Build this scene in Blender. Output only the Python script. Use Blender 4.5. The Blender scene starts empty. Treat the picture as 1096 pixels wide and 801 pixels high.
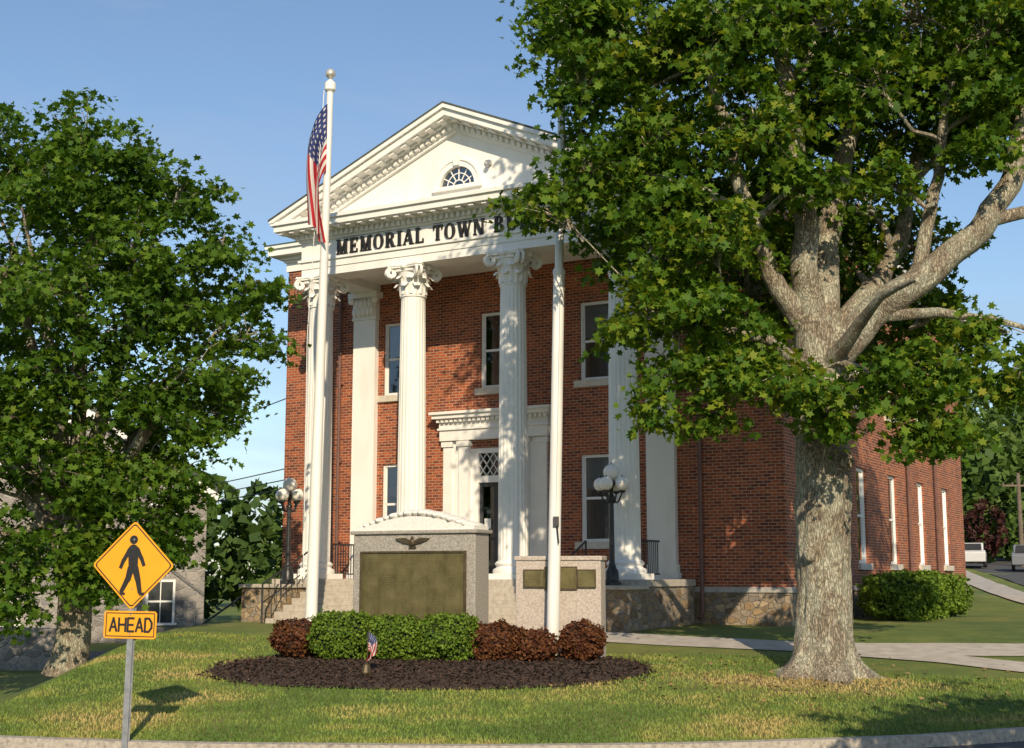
import bpy, math, random
import numpy as np
from mathutils import Vector, Matrix, noise
random.seed(7)
rng = np.random.default_rng(11)
sc = bpy.context.scene
rad = math.radians

# ------------------------------------------------------------------ helpers
class NT:
    def __init__(s, name):
        s.m = bpy.data.materials.new(name); s.m.use_nodes = True
        s.t = s.m.node_tree; s.N = s.t.nodes; s.L = s.t.links
        s.b = s.N['Principled BSDF']; s.out = s.N['Material Output']
    def n(s, typ, **kw):
        x = s.N.new(typ)
        for k, v in kw.items(): setattr(x, k, v)
        return x
    def l(s, a, b): s.L.new(a, b)
    def ramp(s, fac, stops, interp='LINEAR'):
        r = s.N.new('ShaderNodeValToRGB'); r.color_ramp.interpolation = interp
        e = r.color_ramp.elements
        while len(e) < len(stops): e.new(0.5)
        for i, (p, c) in enumerate(stops):
            e[i].position = p; e[i].color = (c[0], c[1], c[2], 1)
        s.l(fac, r.inputs[0]); return r.outputs[0]
    def coord(s, scale=(1,1,1), kind='Object'):
        tc = s.N.new('ShaderNodeTexCoord'); mp = s.N.new('ShaderNodeMapping')
        mp.inputs['Scale'].default_value = scale
        s.l(tc.outputs[kind], mp.inputs[0]); return mp.outputs[0]
    def noise(s, vec, scale, detail=4, rough=.55):
        x = s.N.new('ShaderNodeTexNoise'); x.inputs['Scale'].default_value = scale
        x.inputs['Detail'].default_value = detail; x.inputs['Roughness'].default_value = rough
        s.l(vec, x.inputs['Vector']); return x.outputs[0]
    def mix(s, fac, a, b, mode='MIX'):
        x = s.N.new('ShaderNodeMixRGB'); x.blend_type = mode
        for i, v in ((0, fac), (1, a), (2, b)):
            if isinstance(v, (int, float)): x.inputs[i].default_value = v
            elif isinstance(v, tuple): x.inputs[i].default_value = (*v[:3], 1)
            else: s.l(v, x.inputs[i])
        return x.outputs[0]
    def math(s, op, a, b=0.0):
        x = s.N.new('ShaderNodeMath'); x.operation = op
        for i, v in ((0, a), (1, b)):
            if isinstance(v, (int, float)): x.inputs[i].default_value = v
            else: s.l(v, x.inputs[i])
        return x.outputs[0]
    def bump(s, h, strength=.5, dist=.02):
        x = s.N.new('ShaderNodeBump'); x.inputs['Strength'].default_value = strength
        x.inputs['Distance'].default_value = dist
        s.l(h, x.inputs['Height']); s.l(x.outputs[0], s.b.inputs['Normal'])
    def col(s, c):
        if isinstance(c, tuple): s.b.inputs['Base Color'].default_value = (*c[:3], 1)
        else: s.l(c, s.b.inputs['Base Color'])
    def r(s, v): s.b.inputs['Roughness'].default_value = v

def nmat(name, stops, scale=5, rough=.7, bump=0, bscale=40, bdist=.01, stretch=(1,1,1), detail=5, metal=0):
    m = NT(name); v = m.coord(stretch)
    f = m.noise(v, scale, detail)
    m.col(m.ramp(f, stops)); m.r(rough); m.b.inputs['Metallic'].default_value = metal
    if bump: m.bump(m.noise(v, bscale, 4), bump, bdist)
    return m.m

class MB:
    def __init__(s, T=None): s.v = []; s.f = []; s.T = T
    def add(s, vs, fs):
        o = len(s.v)
        for p in vs: s.v.append(tuple(s.T(*p)) if s.T else tuple(p))
        for f in fs: s.f.append(tuple(i + o for i in f))
    def box(s, x0, x1, y0, y1, z0, z1):
        s.add([(x0,y0,z0),(x1,y0,z0),(x1,y1,z0),(x0,y1,z0),(x0,y0,z1),(x1,y0,z1),(x1,y1,z1),(x0,y1,z1)],
              [(0,3,2,1),(4,5,6,7),(0,1,5,4),(1,2,6,5),(2,3,7,6),(3,0,4,7)])
    def quad(s, a, b, c, d): s.add([a,b,c,d], [(0,1,2,3)])
    def prism(s, poly, y0, y1):          # poly in x,z extruded along y
        n = len(poly)
        s.add([(x,y0,z) for x,z in poly] + [(x,y1,z) for x,z in poly],
              [tuple(range(n)), tuple(range(2*n-1, n-1, -1))] + [(i,(i+1)%n+0,(i+1)%n+n,i+n) for i in range(n)])
    def prismz(s, poly, z0, z1):
        n = len(poly)
        s.add([(x,y,z0) for x,y in poly] + [(x,y,z1) for x,y in poly],
              [tuple(range(n-1,-1,-1)), tuple(range(n, 2*n))] + [(i,(i+1)%n,(i+1)%n+n,i+n) for i in range(n)])
    def ringarc(s, cx, cz, ro, ri, a0, a1, y0, y1, n=16, sx=1.0):
        for i in range(n):
            a = a0+(a1-a0)*i/n; b = a0+(a1-a0)*(i+1)/n
            s.prism([(cx+sx*ri*math.cos(a),cz+ri*math.sin(a)),(cx+sx*ro*math.cos(a),cz+ro*math.sin(a)),
                     (cx+sx*ro*math.cos(b),cz+ro*math.sin(b)),(cx+sx*ri*math.cos(b),cz+ri*math.sin(b))], y0, y1)
    def lathe(s, prof, c=(0,0,0), seg=24, fl=None):
        vs = []; n = len(prof)
        for r, z in prof:
            for j in range(seg):
                a = 2*math.pi*j/seg; rr = r*(fl(a, z) if fl else 1)
                vs.append((c[0]+rr*math.cos(a), c[1]+rr*math.sin(a), c[2]+z))
        fs = []
        for i in range(n-1):
            for j in range(seg):
                k = (j+1) % seg
                fs.append((i*seg+j, i*seg+k, (i+1)*seg+k, (i+1)*seg+j))
        fs.append(tuple(range(seg-1,-1,-1))); fs.append(tuple((n-1)*seg+j for j in range(seg)))
        s.add(vs, fs)
    def tube(s, pts, rads, seg=8, disp=None):
        P = [Vector(p) for p in pts]; vs = []; n = len(P); ref = Vector((.31,.87,.12)).normalized()
        for i in range(n):
            d = (P[min(i+1,n-1)]-P[max(i-1,0)])
            d = d.normalized() if d.length > 1e-6 else Vector((0,0,1))
            a = ref.cross(d)
            if a.length < .05: a = Vector((1,0,0)).cross(d)
            a.normalize(); b = d.cross(a); r = rads[i] if isinstance(rads,(list,tuple)) else rads
            for j in range(seg):
                t = 2*math.pi*j/seg; rr = r*(disp(t, P[i]) if disp else 1)
                q = P[i]+(a*math.cos(t)+b*math.sin(t))*rr; vs.append(tuple(q))
        fs = []
        for i in range(n-1):
            for j in range(seg):
                k = (j+1) % seg
                fs.append((i*seg+j, i*seg+k, (i+1)*seg+k, (i+1)*seg+j))
        fs.append(tuple(range(seg-1,-1,-1))); fs.append(tuple((n-1)*seg+j for j in range(seg)))
        s.add(vs, fs)
    def sphere(s, c, r, seg=16, rings=10, sc_=(1,1,1), disp=None):
        vs = [] ; fs = []
        for i in range(rings+1):
            ph = math.pi*i/rings
            for j in range(seg):
                t = 2*math.pi*j/seg; d = Vector((math.sin(ph)*math.cos(t), math.sin(ph)*math.sin(t), math.cos(ph)))
                k = r*(disp(d) if disp else 1)
                vs.append((c[0]+d.x*k*sc_[0], c[1]+d.y*k*sc_[1], c[2]+d.z*k*sc_[2]))
        for i in range(rings):
            for j in range(seg):
                k = (j+1) % seg
                fs.append((i*seg+j, (i+1)*seg+j, (i+1)*seg+k, i*seg+k))
        s.add(vs, fs)
    def obj(s, name, mat, parent=None, smooth=False, bevel=0, loc=None):
        me = bpy.data.meshes.new(name); me.from_pydata(s.v, [], s.f); me.update()
        import bmesh
        bm = bmesh.new(); bm.from_mesh(me); bmesh.ops.recalc_face_normals(bm, faces=bm.faces); bm.to_mesh(me); bm.free()
        if mat: me.materials.append(mat)
        o = bpy.data.objects.new(name, me); sc.collection.objects.link(o)
        if smooth:
            me.shade_smooth()
            try: me.set_sharp_from_angle(angle=rad(42))
            except Exception: pass
        if bevel:
            b = o.modifiers.new('b','BEVEL'); b.width = bevel; b.segments = 2; b.limit_method='ANGLE'
        if parent: o.parent = parent
        if loc: o.location = loc
        return o

def empty(name, loc=(0,0,0), rz=0):
    e = bpy.data.objects.new(name, None); e.empty_display_size = .3
    sc.collection.objects.link(e); e.location = loc; e.rotation_euler = (0,0,rz); return e
def wparent(o, e):     # parent, keep world coords (empty has only translation)
    o.parent = e; o.matrix_parent_inverse = Matrix.Translation(e.location).inverted()

# a lobed maple-leaf outline and a plain kite
MAPLE = np.array([(-.50,0),(-.18,.16),(-.22,.44),(.02,.26),(.22,.40),(.24,.14),(.52,0),(.24,-.14),(.22,-.40),(.02,-.26),(-.22,-.44),(-.18,-.16)])
KITE = np.array([(-.5,0),(-.05,.42),(.5,0),(-.05,-.42)])
def leafmesh(name, P, size, mat, parent, up=.6, smin=.6, out=None, shape=KITE, elong=1.0):
    n = len(P); P = np.asarray(P, float)
    nr = rng.normal(size=(n,3)); nr /= np.linalg.norm(nr,axis=1)[:,None]
    nr[:,2] += up
    if out is not None: nr += out*.5
    nr /= np.linalg.norm(nr,axis=1)[:,None]+1e-9
    t = rng.normal(size=(n,3)); t -= (t*nr).sum(1)[:,None]*nr; t /= np.linalg.norm(t,axis=1)[:,None]+1e-9
    b = np.cross(nr, t); s = size*(smin+(1.4-smin)*rng.random(n))[:,None]
    K = len(shape); V = np.empty((n,K,3))
    for k,(a_,b_) in enumerate(shape):
        V[:,k] = P + t*s*a_ + b*s*b_*elong + nr*s*(.22*abs(b_)-.22*a_*a_)
    me = bpy.data.meshes.new(name)
    me.vertices.add(n*K); me.vertices.foreach_set('co', V.reshape(-1))
    me.loops.add(n*K); me.loops.foreach_set('vertex_index', np.arange(n*K, dtype=np.int32))
    me.polygons.add(n); me.polygons.foreach_set('loop_start', np.arange(0,n*K,K,dtype=np.int32))
    me.polygons.foreach_set('loop_total', np.full(n,K,dtype=np.int32))
    at = me.attributes.new('rnd','FLOAT','FACE'); at.data.foreach_set('value', rng.random(n).astype(np.float32))
    me.update(calc_edges=True)
    me.materials.append(mat)
    o = bpy.data.objects.new(name, me); sc.collection.objects.link(o)
    if parent: wparent(o, parent)
    return o

# ------------------------------------------------------------------ terrain
def sm(t): t = max(0.0, min(1.0, t)); return t*t*(3-2*t)
def Yc(x):
    k = .018 if x < 0 else .032
    a = abs(x)
    return 19.95 + (k*a*a if a < 10 else k*100 + 2*k*10*(a-10)*.8)
def H(x, y):
    yc = Yc(x)
    s = (y-yc)/max(2.0, 34.0-yc) if yc < 32 else 1.0
    s = max(0.0, s); s = s if s < .9 else .9+.1*(1-math.exp(-(s-.9)/.1))
    z = -2.42 + 1.12*s
    z += .03*noise.noise(Vector((x*.35, y*.35, 0)))
    z -= 1.5*sm((-8.1-x)/4.5)*sm((y-22)/4.0)
    z += .042*max(0,min(110, y-46))*sm((x-13)/6.0)
    return z
A = Vector((-5.77, 40.28)); RR = Vector((.871,-.4915)); SS = Vector((.4914,.871)); BROT = math.atan2(-.4915,.871)
def bw(u, v): q = A+RR*u+SS*v; return q.x, q.y

# ------------------------------------------------------------------ materials
def grass_mat():
    m = NT('lawn_grass'); v = m.coord()
    big = m.noise(v, .30, 4, .6); fine = m.noise(m.coord((1,1,1)), 26, 6, .75); mid = m.noise(v, 1.8, 5, .65)
    c1 = m.ramp(big, [(.36,(.085,.15,.018)),(.50,(.16,.22,.03)),(.64,(.30,.28,.07))])
    c2 = m.ramp(mid, [(.3,(.08,.13,.018)),(.55,(.16,.20,.035)),(.74,(.33,.28,.10))])
    c = m.mix(.5, c1, c2)
    c = m.mix(.75, c, m.ramp(fine, [(.3,(.45,.5,.4)),(.55,(1,1,1)),(.75,(1.5,1.45,1.3))]), 'MULTIPLY')
    # worn, dry turf under the big maple
    sx = m.n('ShaderNodeSeparateXYZ'); m.l(v, sx.inputs[0])
    dx = m.math('MULTIPLY', m.math('SUBTRACT', sx.outputs[0], 4.8), .24); dy = m.math('MULTIPLY', m.math('SUBTRACT', sx.outputs[1], 25.6), .42)
    d = m.math('SQRT', m.math('ADD', m.math('MULTIPLY', dx, dx), m.math('MULTIPLY', dy, dy)))
    k = m.ramp(m.math('ADD', d, m.math('MULTIPLY', mid, .9)), [(.75,(.85,.85,.85)),(1.0,(0,0,0))])
    c = m.mix(k, c, m.ramp(fine, [(.3,(.11,.075,.035)),(.7,(.36,.25,.12))]))
    m.col(c); m.r(.9); m.bump(fine, .9, .05); return m.m
M_grass = grass_mat()
M_blade = NT('grass_blades')
_a = M_blade.n('ShaderNodeAttribute', attribute_name='rnd')
M_blade.col(M_blade.ramp(_a.outputs['Fac'], [(0,(.07,.13,.016)),(.4,(.13,.20,.028)),(.7,(.24,.26,.05)),(1,(.40,.31,.11))])); M_blade.r(.7)
M_asph = nmat('asphalt', [(.3,(.055,.055,.057)),(.7,(.10,.098,.095))], 30, .9, .5, 150)
M_conc = nmat('concrete_path', [(.3,(.36,.32,.27)),(.55,(.46,.42,.36)),(.8,(.54,.49,.43))], 3, .9, .4, 60)
M_curb = nmat('granite_kerb', [(.3,(.22,.195,.165)),(.5,(.38,.34,.28)),(.75,(.50,.45,.38))], 14, .85, .5, 60)
M_mulch = nmat('bark_mulch', [(.3,(.018,.011,.008)),(.5,(.05,.03,.02)),(.7,(.11,.07,.05))], 22, .95, 1, 30, .06)
M_white = nmat('white_paint', [(.25,(.74,.725,.68)),(.5,(.84,.825,.785)),(.8,(.87,.855,.82))], 1.6, .5, .12, 20, .01, (1,1,.35))
M_trim2 = nmat('white_trim', [(.3,(.76,.75,.72)),(.7,(.84,.83,.80))], 3, .5)
M_pole = nmat('pole_paint', [(.3,(.68,.67,.63)),(.6,(.82,.81,.78))], 2, .4, .1, 10, .01, (1,1,.2))
M_black = nmat('black_iron', [(.3,(.012,.012,.013)),(.7,(.03,.03,.032))], 12, .4, .2, 60)
M_letter = nmat('black_letter', [(.3,(.010,.010,.010)),(.7,(.02,.02,.02))], 12, .5)
M_gran = nmat('grey_granite', [(.25,(.17,.155,.135)),(.5,(.31,.285,.25)),(.75,(.47,.44,.39))], 34, .75, .3, 80, .01)
M_gran2 = nmat('pink_granite', [(.25,(.27,.22,.18)),(.5,(.44,.38,.33)),(.75,(.58,.53,.48))], 34, .75, .3, 80, .01)
M_step = nmat('granite_step', [(.3,(.28,.27,.25)),(.6,(.42,.40,.37))], 9, .8, .3, 60)
M_roof = nmat('roof_shingle', [(.3,(.05,.06,.055)),(.7,(.10,.11,.10))], 8, .9, .4, 30)
M_copper = nmat('roof_edge_green', [(.3,(.10,.16,.13)),(.7,(.18,.25,.21))], 5, .7)
M_sandst = nmat('lintel_stone', [(.3,(.50,.45,.37)),(.7,(.64,.59,.50))], 6, .8, .2)
M_globe = nmat('milk_glass', [(.3,(.84,.80,.72)),(.7,(.88,.85,.79))], 2, .25)
M_gold = nmat('metal_ball', [(.3,(.50,.47,.42)),(.7,(.72,.69,.62))], 3, .35, metal=.5)
M_steel = nmat('galvanised_post', [(.3,(.28,.29,.30)),(.7,(.45,.46,.47))], 8, .45, metal=.6)
M_down = nmat('downspout_paint', [(.3,(.12,.06,.05)),(.7,(.18,.09,.07))], 4, .5)
M_dark = nmat('dark_interior', [(.3,(.015,.015,.018)),(.7,(.03,.03,.035))], 2, .9)
M_blind = nmat('window_blind', [(.3,(.35,.36,.37)),(.7,(.5,.5,.5))], 1, .8, .4, 30, .01, (.1,.1,8))

def bronze_mat():
    m = NT('bronze_tablet'); v = m.coord()
    f = m.noise(v, 3, 5)
    c = m.ramp(f, [(.3,(.085,.07,.024)),(.55,(.14,.118,.045)),(.75,(.18,.155,.07))])
    sx = m.n('ShaderNodeSeparateXYZ'); m.l(v, sx.inputs[0])
    row = m.math('GREATER_THAN', m.math('FRACT', m.math('MULTIPLY', sx.outputs[2], 26.0)), .52)
    colx = m.math('FRACT', m.math('MULTIPLY', sx.outputs[0], 2.5))
    colm = m.math('MULTIPLY', m.math('GREATER_THAN', colx, .07), m.math('LESS_THAN', colx, .86))
    let = m.math('GREATER_THAN', m.noise(m.coord((70,1,26)), 1.0, 2), .5)
    k = m.math('MULTIPLY', m.math('MULTIPLY', row, colm), let)
    c = m.mix(m.math('MULTIPLY', k, .35), c, (.24,.20,.10)); m.col(c)
    m.b.inputs['Metallic'].default_value = .35; m.r(.5); m.bump(k, .4, .003)
    return m.m
M_bronze = bronze_mat()
M_bronze2 = nmat('bronze_frame', [(.3,(.06,.045,.025)),(.7,(.13,.10,.055))], 8, .5, .3, 40, metal=.5)

def brick_mat():
    m = NT('red_brick'); tc = m.n('ShaderNodeTexCoord'); sx = m.n('ShaderNodeSeparateXYZ'); m.l(tc.outputs['Object'], sx.inputs[0])
    cb = m.n('ShaderNodeCombineXYZ'); m.l(m.math('ADD', sx.outputs[0], sx.outputs[1]), cb.inputs[0]); m.l(sx.outputs[2], cb.inputs[1])
    b = m.n('ShaderNodeTexBrick', offset=.5); m.l(cb.outputs[0], b.inputs['Vector'])
    b.inputs['Scale'].default_value = 1; b.inputs['Brick Width'].default_value = .235; b.inputs['Row Height'].default_value = .086
    b.inputs['Mortar Size'].default_value = .0115; b.inputs['Mortar Smooth'].default_value = .3; b.inputs['Bias'].default_value = 0
    b.inputs['Color1'].default_value = (.40,.098,.032,1); b.inputs['Color2'].default_value = (.145,.034,.020,1)
    b.inputs['Mortar'].default_value = (.42,.29,.20,1)
    big = m.noise(cb.outputs[0], .6, 5); fine = m.noise(cb.outputs[0], 9, 3)
    c = m.mix(.8, b.outputs['Color'], m.ramp(big, [(.3,(.72,.70,.70)),(.7,(1.2,1.15,1.1))]), 'MULTIPLY')
    c = m.mix(.5, c, m.ramp(fine, [(.3,(.65,.65,.65)),(.7,(1.35,1.3,1.25))]), 'MULTIPLY')
    m.col(c); m.r(.85); m.bump(m.math('SUBTRACT', 1.0, b.outputs['Fac']), .6, .012); return m.m
M_brick = brick_mat()
def rubble_mat(name, stops, scale, mortar=(.34,.30,.25)):
    m = NT(name); v = m.coord((1,1,1.35))
    vo = m.n('ShaderNodeTexVoronoi'); vo.inputs['Scale'].default_value = scale; m.l(v, vo.inputs['Vector'])
    ve = m.n('ShaderNodeTexVoronoi', feature='DISTANCE_TO_EDGE'); ve.inputs['Scale'].default_value = scale; m.l(v, ve.inputs['Vector'])
    sp = m.n('ShaderNodeSeparateColor'); m.l(vo.outputs['Color'], sp.inputs[0])
    c = m.ramp(sp.outputs[0], stops)
    c = m.mix(.6, c, m.ramp(m.noise(v, 12, 4), [(.3,(.6,.6,.6)),(.7,(1.3,1.3,1.3))]), 'MULTIPLY')
    e = m.ramp(ve.outputs['Distance'], [(.02,(0,0,0)),(.07,(1,1,1))])
    m.col(m.mix(e, mortar, c)); m.r(.9); m.bump(e, .8, .04); return m.m
M_field = rubble_mat('fieldstone', [(0,(.15,.10,.06)),(.35,(.33,.23,.12)),(.7,(.22,.19,.16)),(1,(.44,.33,.20))], 4.2, (.26,.22,.18))
M_stone = rubble_mat('grey_stone_wall', [(0,(.16,.15,.145)),(.4,(.27,.25,.23)),(.7,(.34,.31,.28)),(1,(.22,.21,.21))], 2.8, (.36,.34,.31))

def glass_mat():
    m = NT('window_glass'); m.N.remove(m.b)
    g = m.n('ShaderNodeBsdfGlossy'); g.inputs['Roughness'].default_value = .04; g.inputs['Color'].default_value = (.8,.85,.9,1)
    t = m.n('ShaderNodeBsdfTransparent'); t.inputs['Color'].default_value = (.55,.6,.6,1)
    lw = m.n('ShaderNodeLayerWeight'); lw.inputs[0].default_value = .35
    mx = m.n('ShaderNodeMixShader'); f = m.math('ADD', lw.outputs['Fresnel'], .14); m.l(f, mx.inputs[0])
    m.l(t.outputs[0], mx.inputs[1]); m.l(g.outputs[0], mx.inputs[2]); m.l(mx.outputs[0], m.out.inputs[0]); return m.m
M_glass = glass_mat()

def leaf_mat(name, stops, trans=.35, big=.35):
    m = NT(name); a = m.n('ShaderNodeAttribute', attribute_name='rnd')
    v = m.coord((1,1,1)); nz = m.noise(v, big, 3)
    f = m.math('ADD', m.math('MULTIPLY', a.outputs['Fac'], .45), m.math('MULTIPLY', nz, .6))
    c = m.ramp(f, stops); m.col(c); m.r(.6); m.b.inputs['Specular IOR Level'].default_value = .2
    tr = m.n('ShaderNodeBsdfTranslucent'); m.l(m.mix(1, c, (1.7,1.6,.5), 'MULTIPLY'), tr.inputs[0])
    mx = m.n('ShaderNodeMixShader'); mx.inputs[0].default_value = trans
    m.l(m.b.outputs[0], mx.inputs[1]); m.l(tr.outputs[0], mx.inputs[2]); m.l(mx.outputs[0], m.out.inputs[0]); return m.m
M_leaf = leaf_mat('maple_leaf', [(.20,(.028,.075,.008)),(.45,(.062,.135,.012)),(.66,(.12,.20,.016)),(.88,(.27,.27,.025))], .33, .5)
M_leaf2 = leaf_mat('maple_leaf_b', [(.20,(.032,.080,.009)),(.5,(.066,.14,.014)),(.75,(.12,.20,.018)),(.9,(.20,.24,.025))], .35, .5)
M_far = leaf_mat('distant_leaf', [(.15,(.035,.07,.02)),(.5,(.065,.12,.025)),(.85,(.11,.17,.035))], .15, .06)
M_box = leaf_mat('boxwood_leaf', [(.15,(.05,.105,.012)),(.5,(.11,.19,.02)),(.85,(.19,.27,.03))], .2, 2)
M_barb = leaf_mat('barberry_leaf', [(.15,(.045,.018,.012)),(.5,(.12,.042,.02)),(.8,(.19,.085,.03)),(.95,(.13,.13,.03))], .2, 2)
M_plum = leaf_mat('plum_leaf', [(.15,(.03,.012,.014)),(.5,(.06,.022,.02)),(.9,(.09,.04,.03))], .15, 2)
def bark_mat():
    m = NT('maple_bark'); v = m.coord((1,1,.30)); v2 = m.coord((1,1,.75))
    vo = m.n('ShaderNodeTexVoronoi', feature='DISTANCE_TO_EDGE'); vo.inputs['Scale'].default_value = 17
    nv = m.n('ShaderNodeTexNoise'); nv.inputs['Scale'].default_value = 7; nv.inputs['Detail'].default_value = 5; m.l(v, nv.inputs['Vector'])
    mxv = m.mix(.35, v, nv.outputs['Color'], 'ADD'); m.l(mxv, vo.inputs['Vector'])
    f = m.noise(v, 26, 6, .75); g = m.noise(v2, 2.2, 7, .72)
    h = m.math('ADD', m.math('MULTIPLY', m.ramp(vo.outputs['Distance'], [(.0,(0,0,0)),(.22,(1,1,1))]), .42), m.math('MULTIPLY', f, .8))
    c = m.ramp(h, [(.34,(.075,.058,.042)),(.60,(.22,.18,.13)),(.88,(.40,.34,.25))])
    li = m.ramp(g, [(.45,(0,0,0)),(.55,(1,1,1))])
    c = m.mix(m.math('MULTIPLY', li, .75), c, m.ramp(h, [(.30,(.13,.13,.095)),(.60,(.36,.36,.27)),(.88,(.55,.53,.42))]))
    m.col(c); m.r(.95); m.bump(h, .8, .04); return m.m
M_bark = bark_mat()

# ------------------------------------------------------------------ ground sheet
def sheet(name, xs, ts, zf, mat, yf=None):
    vs = []; fs = []; nx = len(xs)
    for t in ts:
        for x in xs:
            y = (Yc(x) if yf is None else yf(x))+t; vs.append((x, y, zf(x, y, t)))
    for j in range(len(ts)-1):
        for i in range(nx-1):
            fs.append((j*nx+i, j*nx+i+1, (j+1)*nx+i+1, (j+1)*nx+i))
    me = bpy.data.meshes.new(name); me.from_pydata(vs, [], fs); me.materials.append(mat); me.shade_smooth()
    o = bpy.data.objects.new(name, me); sc.collection.objects.link(o); return o
xs = sorted(set([-900,-500,-300,-200,-140,-100,-80,-60,-48,-40,-34,-30,-27] + [round(-25+.4*i,2) for i in range(126)] + [27,30,34,40,48,60,80,100,140,200,300,500,900]))
ts = [-700,-300,-120,-60,-30,-12,-4,-.1,-.02] + [.25+.4*i for i in range(70)] + [30,33,37,42,48,55,64,75,90,110,135,170,220,300,450,700,1000]
sheet('ground', xs, ts, lambda x,y,t: (-2.62 if t < -.05 else H(x,y)), M_grass)
xr = [x for x in xs if -80 <= x <= 80]
sheet('road', xr, [-9.5,-6,-3,-.17], lambda x,y,t: -2.575, M_asph)
cb = MB()
for i in range(len(xr)-1):
    a, b = xr[i], xr[i+1]
    def zc(x): return H(x, Yc(x)+.02)+.02
    A0 = [(a,Yc(a)-.17,-2.7),(a,Yc(a)-.17,zc(a)),(a,Yc(a)+.02,zc(a)+.005),(a,Yc(a)+.02,-2.7)]
    B0 = [(b,Yc(b)-.17,-2.7),(b,Yc(b)-.17,zc(b)),(b,Yc(b)+.02,zc(b)+.005),(b,Yc(b)+.02,-2.7)]
    cb.add(A0+B0, [(0,4,5,1),(1,5,6,2),(2,6,7,3)])
cb.obj('kerb', M_curb)

def ribbon(name, pts, w, mat, dz=.018, step=.4):
    P = [Vector(p) for p in pts]; S = []
    n = len(P)
    for i in range(n-1):
        p0 = P[max(i-1,0)]; p1 = P[i]; p2 = P[i+1]; p3 = P[min(i+2,n-1)]
        k = max(2, int((p2-p1).length/step))
        for j in range(k):
            t = j/k
            S.append(.5*((2*p1)+(-p0+p2)*t+(2*p0-5*p1+4*p2-p3)*t*t+(-p0+3*p1-3*p2+p3)*t**3))
    S.append(P[-1]); vs = []; fs = []; m = 5
    for i, p in enumerate(S):
        d = (S[min(i+1,len(S)-1)]-S[max(i-1,0)]).normalized(); nn = Vector((-d.y, d.x))
        for k in range(m):
            q = p+nn*w*(k/(m-1)-.5); vs.append((q.x, q.y, H(q.x,q.y)+dz))
    for i in range(len(S)-1):
        for k in range(m-1):
            fs.append((i*m+k, (i+1)*m+k, (i+1)*m+k+1, i*m+k+1))
    me = bpy.data.meshes.new(name); me.from_pydata(vs, [], fs); me.materials.append(mat)
    o = bpy.data.objects.new(name, me); sc.collection.objects.link(o); return o
ribbon('footpath', [(-3.2,34.3),(-.6,33.2),(2.2,32.1),(6,30.8),(9,30.5),(13,31.0),(18,33),(22,38),(25,46)], 1.7, M_conc, .02)
ribbon('footpath', [(7.6,29.9),(9,29.3),(10.5,28.4),(13,27.9),(17,28.5)], 1.3, M_conc, .026)
ribbon('side_street', [(24.5,36),(24,44),(25,54),(28.0,66),(33.5,90),(42,125),(55,170)], 7.0, M_asph, .035, 1.5)
ribbon('side_street_sidewalk', [(18.6,38),(19.3,48),(21.8,62),(27.4,86)], 1.5, M_conc, .05, 1.0)
ribbon('parking_lot', [(-40,50),(-26,48),(-14,47),(-10.5,50)], 7, M_asph, .03, 1.0)

# mulch bed
mb = MB(); n = 72; rings = 9; vs = []; fs = []
mcx, mcy = -1.62, 27.3
for r in range(rings+1):
    for j in range(n):
        a = 2*math.pi*j/n; e = 1+.05*noise.noise(Vector((math.cos(a)*2,math.sin(a)*2,3)))
        q = r/rings; x = mcx+4.35*q*e*math.cos(a); y = mcy+2.55*q*e*math.sin(a)
        vs.append((x, y, H(x,y)+.015+.13*(1-q**4)+.03*noise.noise(Vector((x*6,y*6,1)))*(q<1)))
for r in range(rings):
    for j in range(n):
        k = (j+1)%n; fs.append((r*n+j, (r+1)*n+j, (r+1)*n+k, r*n+k))
mb.add(vs, fs); bed = mb.obj('mulch_bed', M_mulch, smooth=True)
P = []
while len(P) < 9000:
    x = rng.uniform(-1,1); y = rng.uniform(-1,1); q = math.hypot(x,y)*(1+.04*rng.normal())
    if q < 1.02:
        X = mcx+4.4*x; Y = mcy+2.58*y; P.append((X,Y,H(X,Y)+.03+.13*max(0,1-q**4)))
M_chip = nmat('mulch_chip', [(.3,(.02,.012,.009)),(.55,(.06,.035,.025)),(.75,(.15,.09,.065))], 60, .95)
leafmesh('mulch_chips', P, .085, M_chip, bed, 1.2, elong=.5)

# grass blades
P = []
for _ in range(90000):
    x = rng.uniform(-9, 12); t = rng.random()**1.4*12; y = Yc(x)+.03+t
    if ((x-mcx)/4.3)**2+((y-mcy)/2.5)**2 < 1: continue
    if 29.3 < y and x > -4: continue
    if x > 7 and y > 27: continue
    P.append((x, y, H(x,y)+.012))
P = np.array(P); n = len(P)
h = (.02+.035*rng.random(n))[:,None]; a = rng.random(n)*6.283
d = np.stack([np.cos(a), np.sin(a), np.zeros(n)],1)*.014; lean = rng.normal(size=(n,3))*.022; lean[:,2] = 0
V = np.stack([P-d-[0,0,.02], P+d-[0,0,.02], P+lean+np.array([0,0,1])*h],1)
me = bpy.data.meshes.new('grass_blades'); me.vertices.add(n*3); me.vertices.foreach_set('co', V.reshape(-1))
me.loops.add(n*3); me.loops.foreach_set('vertex_index', np.arange(n*3,dtype=np.int32)); me.polygons.add(n)
me.polygons.foreach_set('loop_start', np.arange(0,n*3,3,dtype=np.int32)); me.polygons.foreach_set('loop_total', np.full(n,3,dtype=np.int32))
at = me.attributes.new('rnd','FLOAT','FACE')
rv = np.array([.40+1.2*noise.noise(Vector((p[0]*.4,p[1]*.6,2)))+.5*noise.noise(Vector((p[0]*1.7,p[1]*1.9,5)))+ .5*math.exp(-((p[0]-4.8)/3.2)**2-((p[1]-25.6)/1.7)**2) for p in P])*.8+.25*rng.random(n)
at.data.foreach_set('value', rv.astype(np.float32)); me.update(calc_edges=True); me.materials.append(M_blade.m)
sc.collection.objects.link(bpy.data.objects.new('grass', me))
P = []
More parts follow.
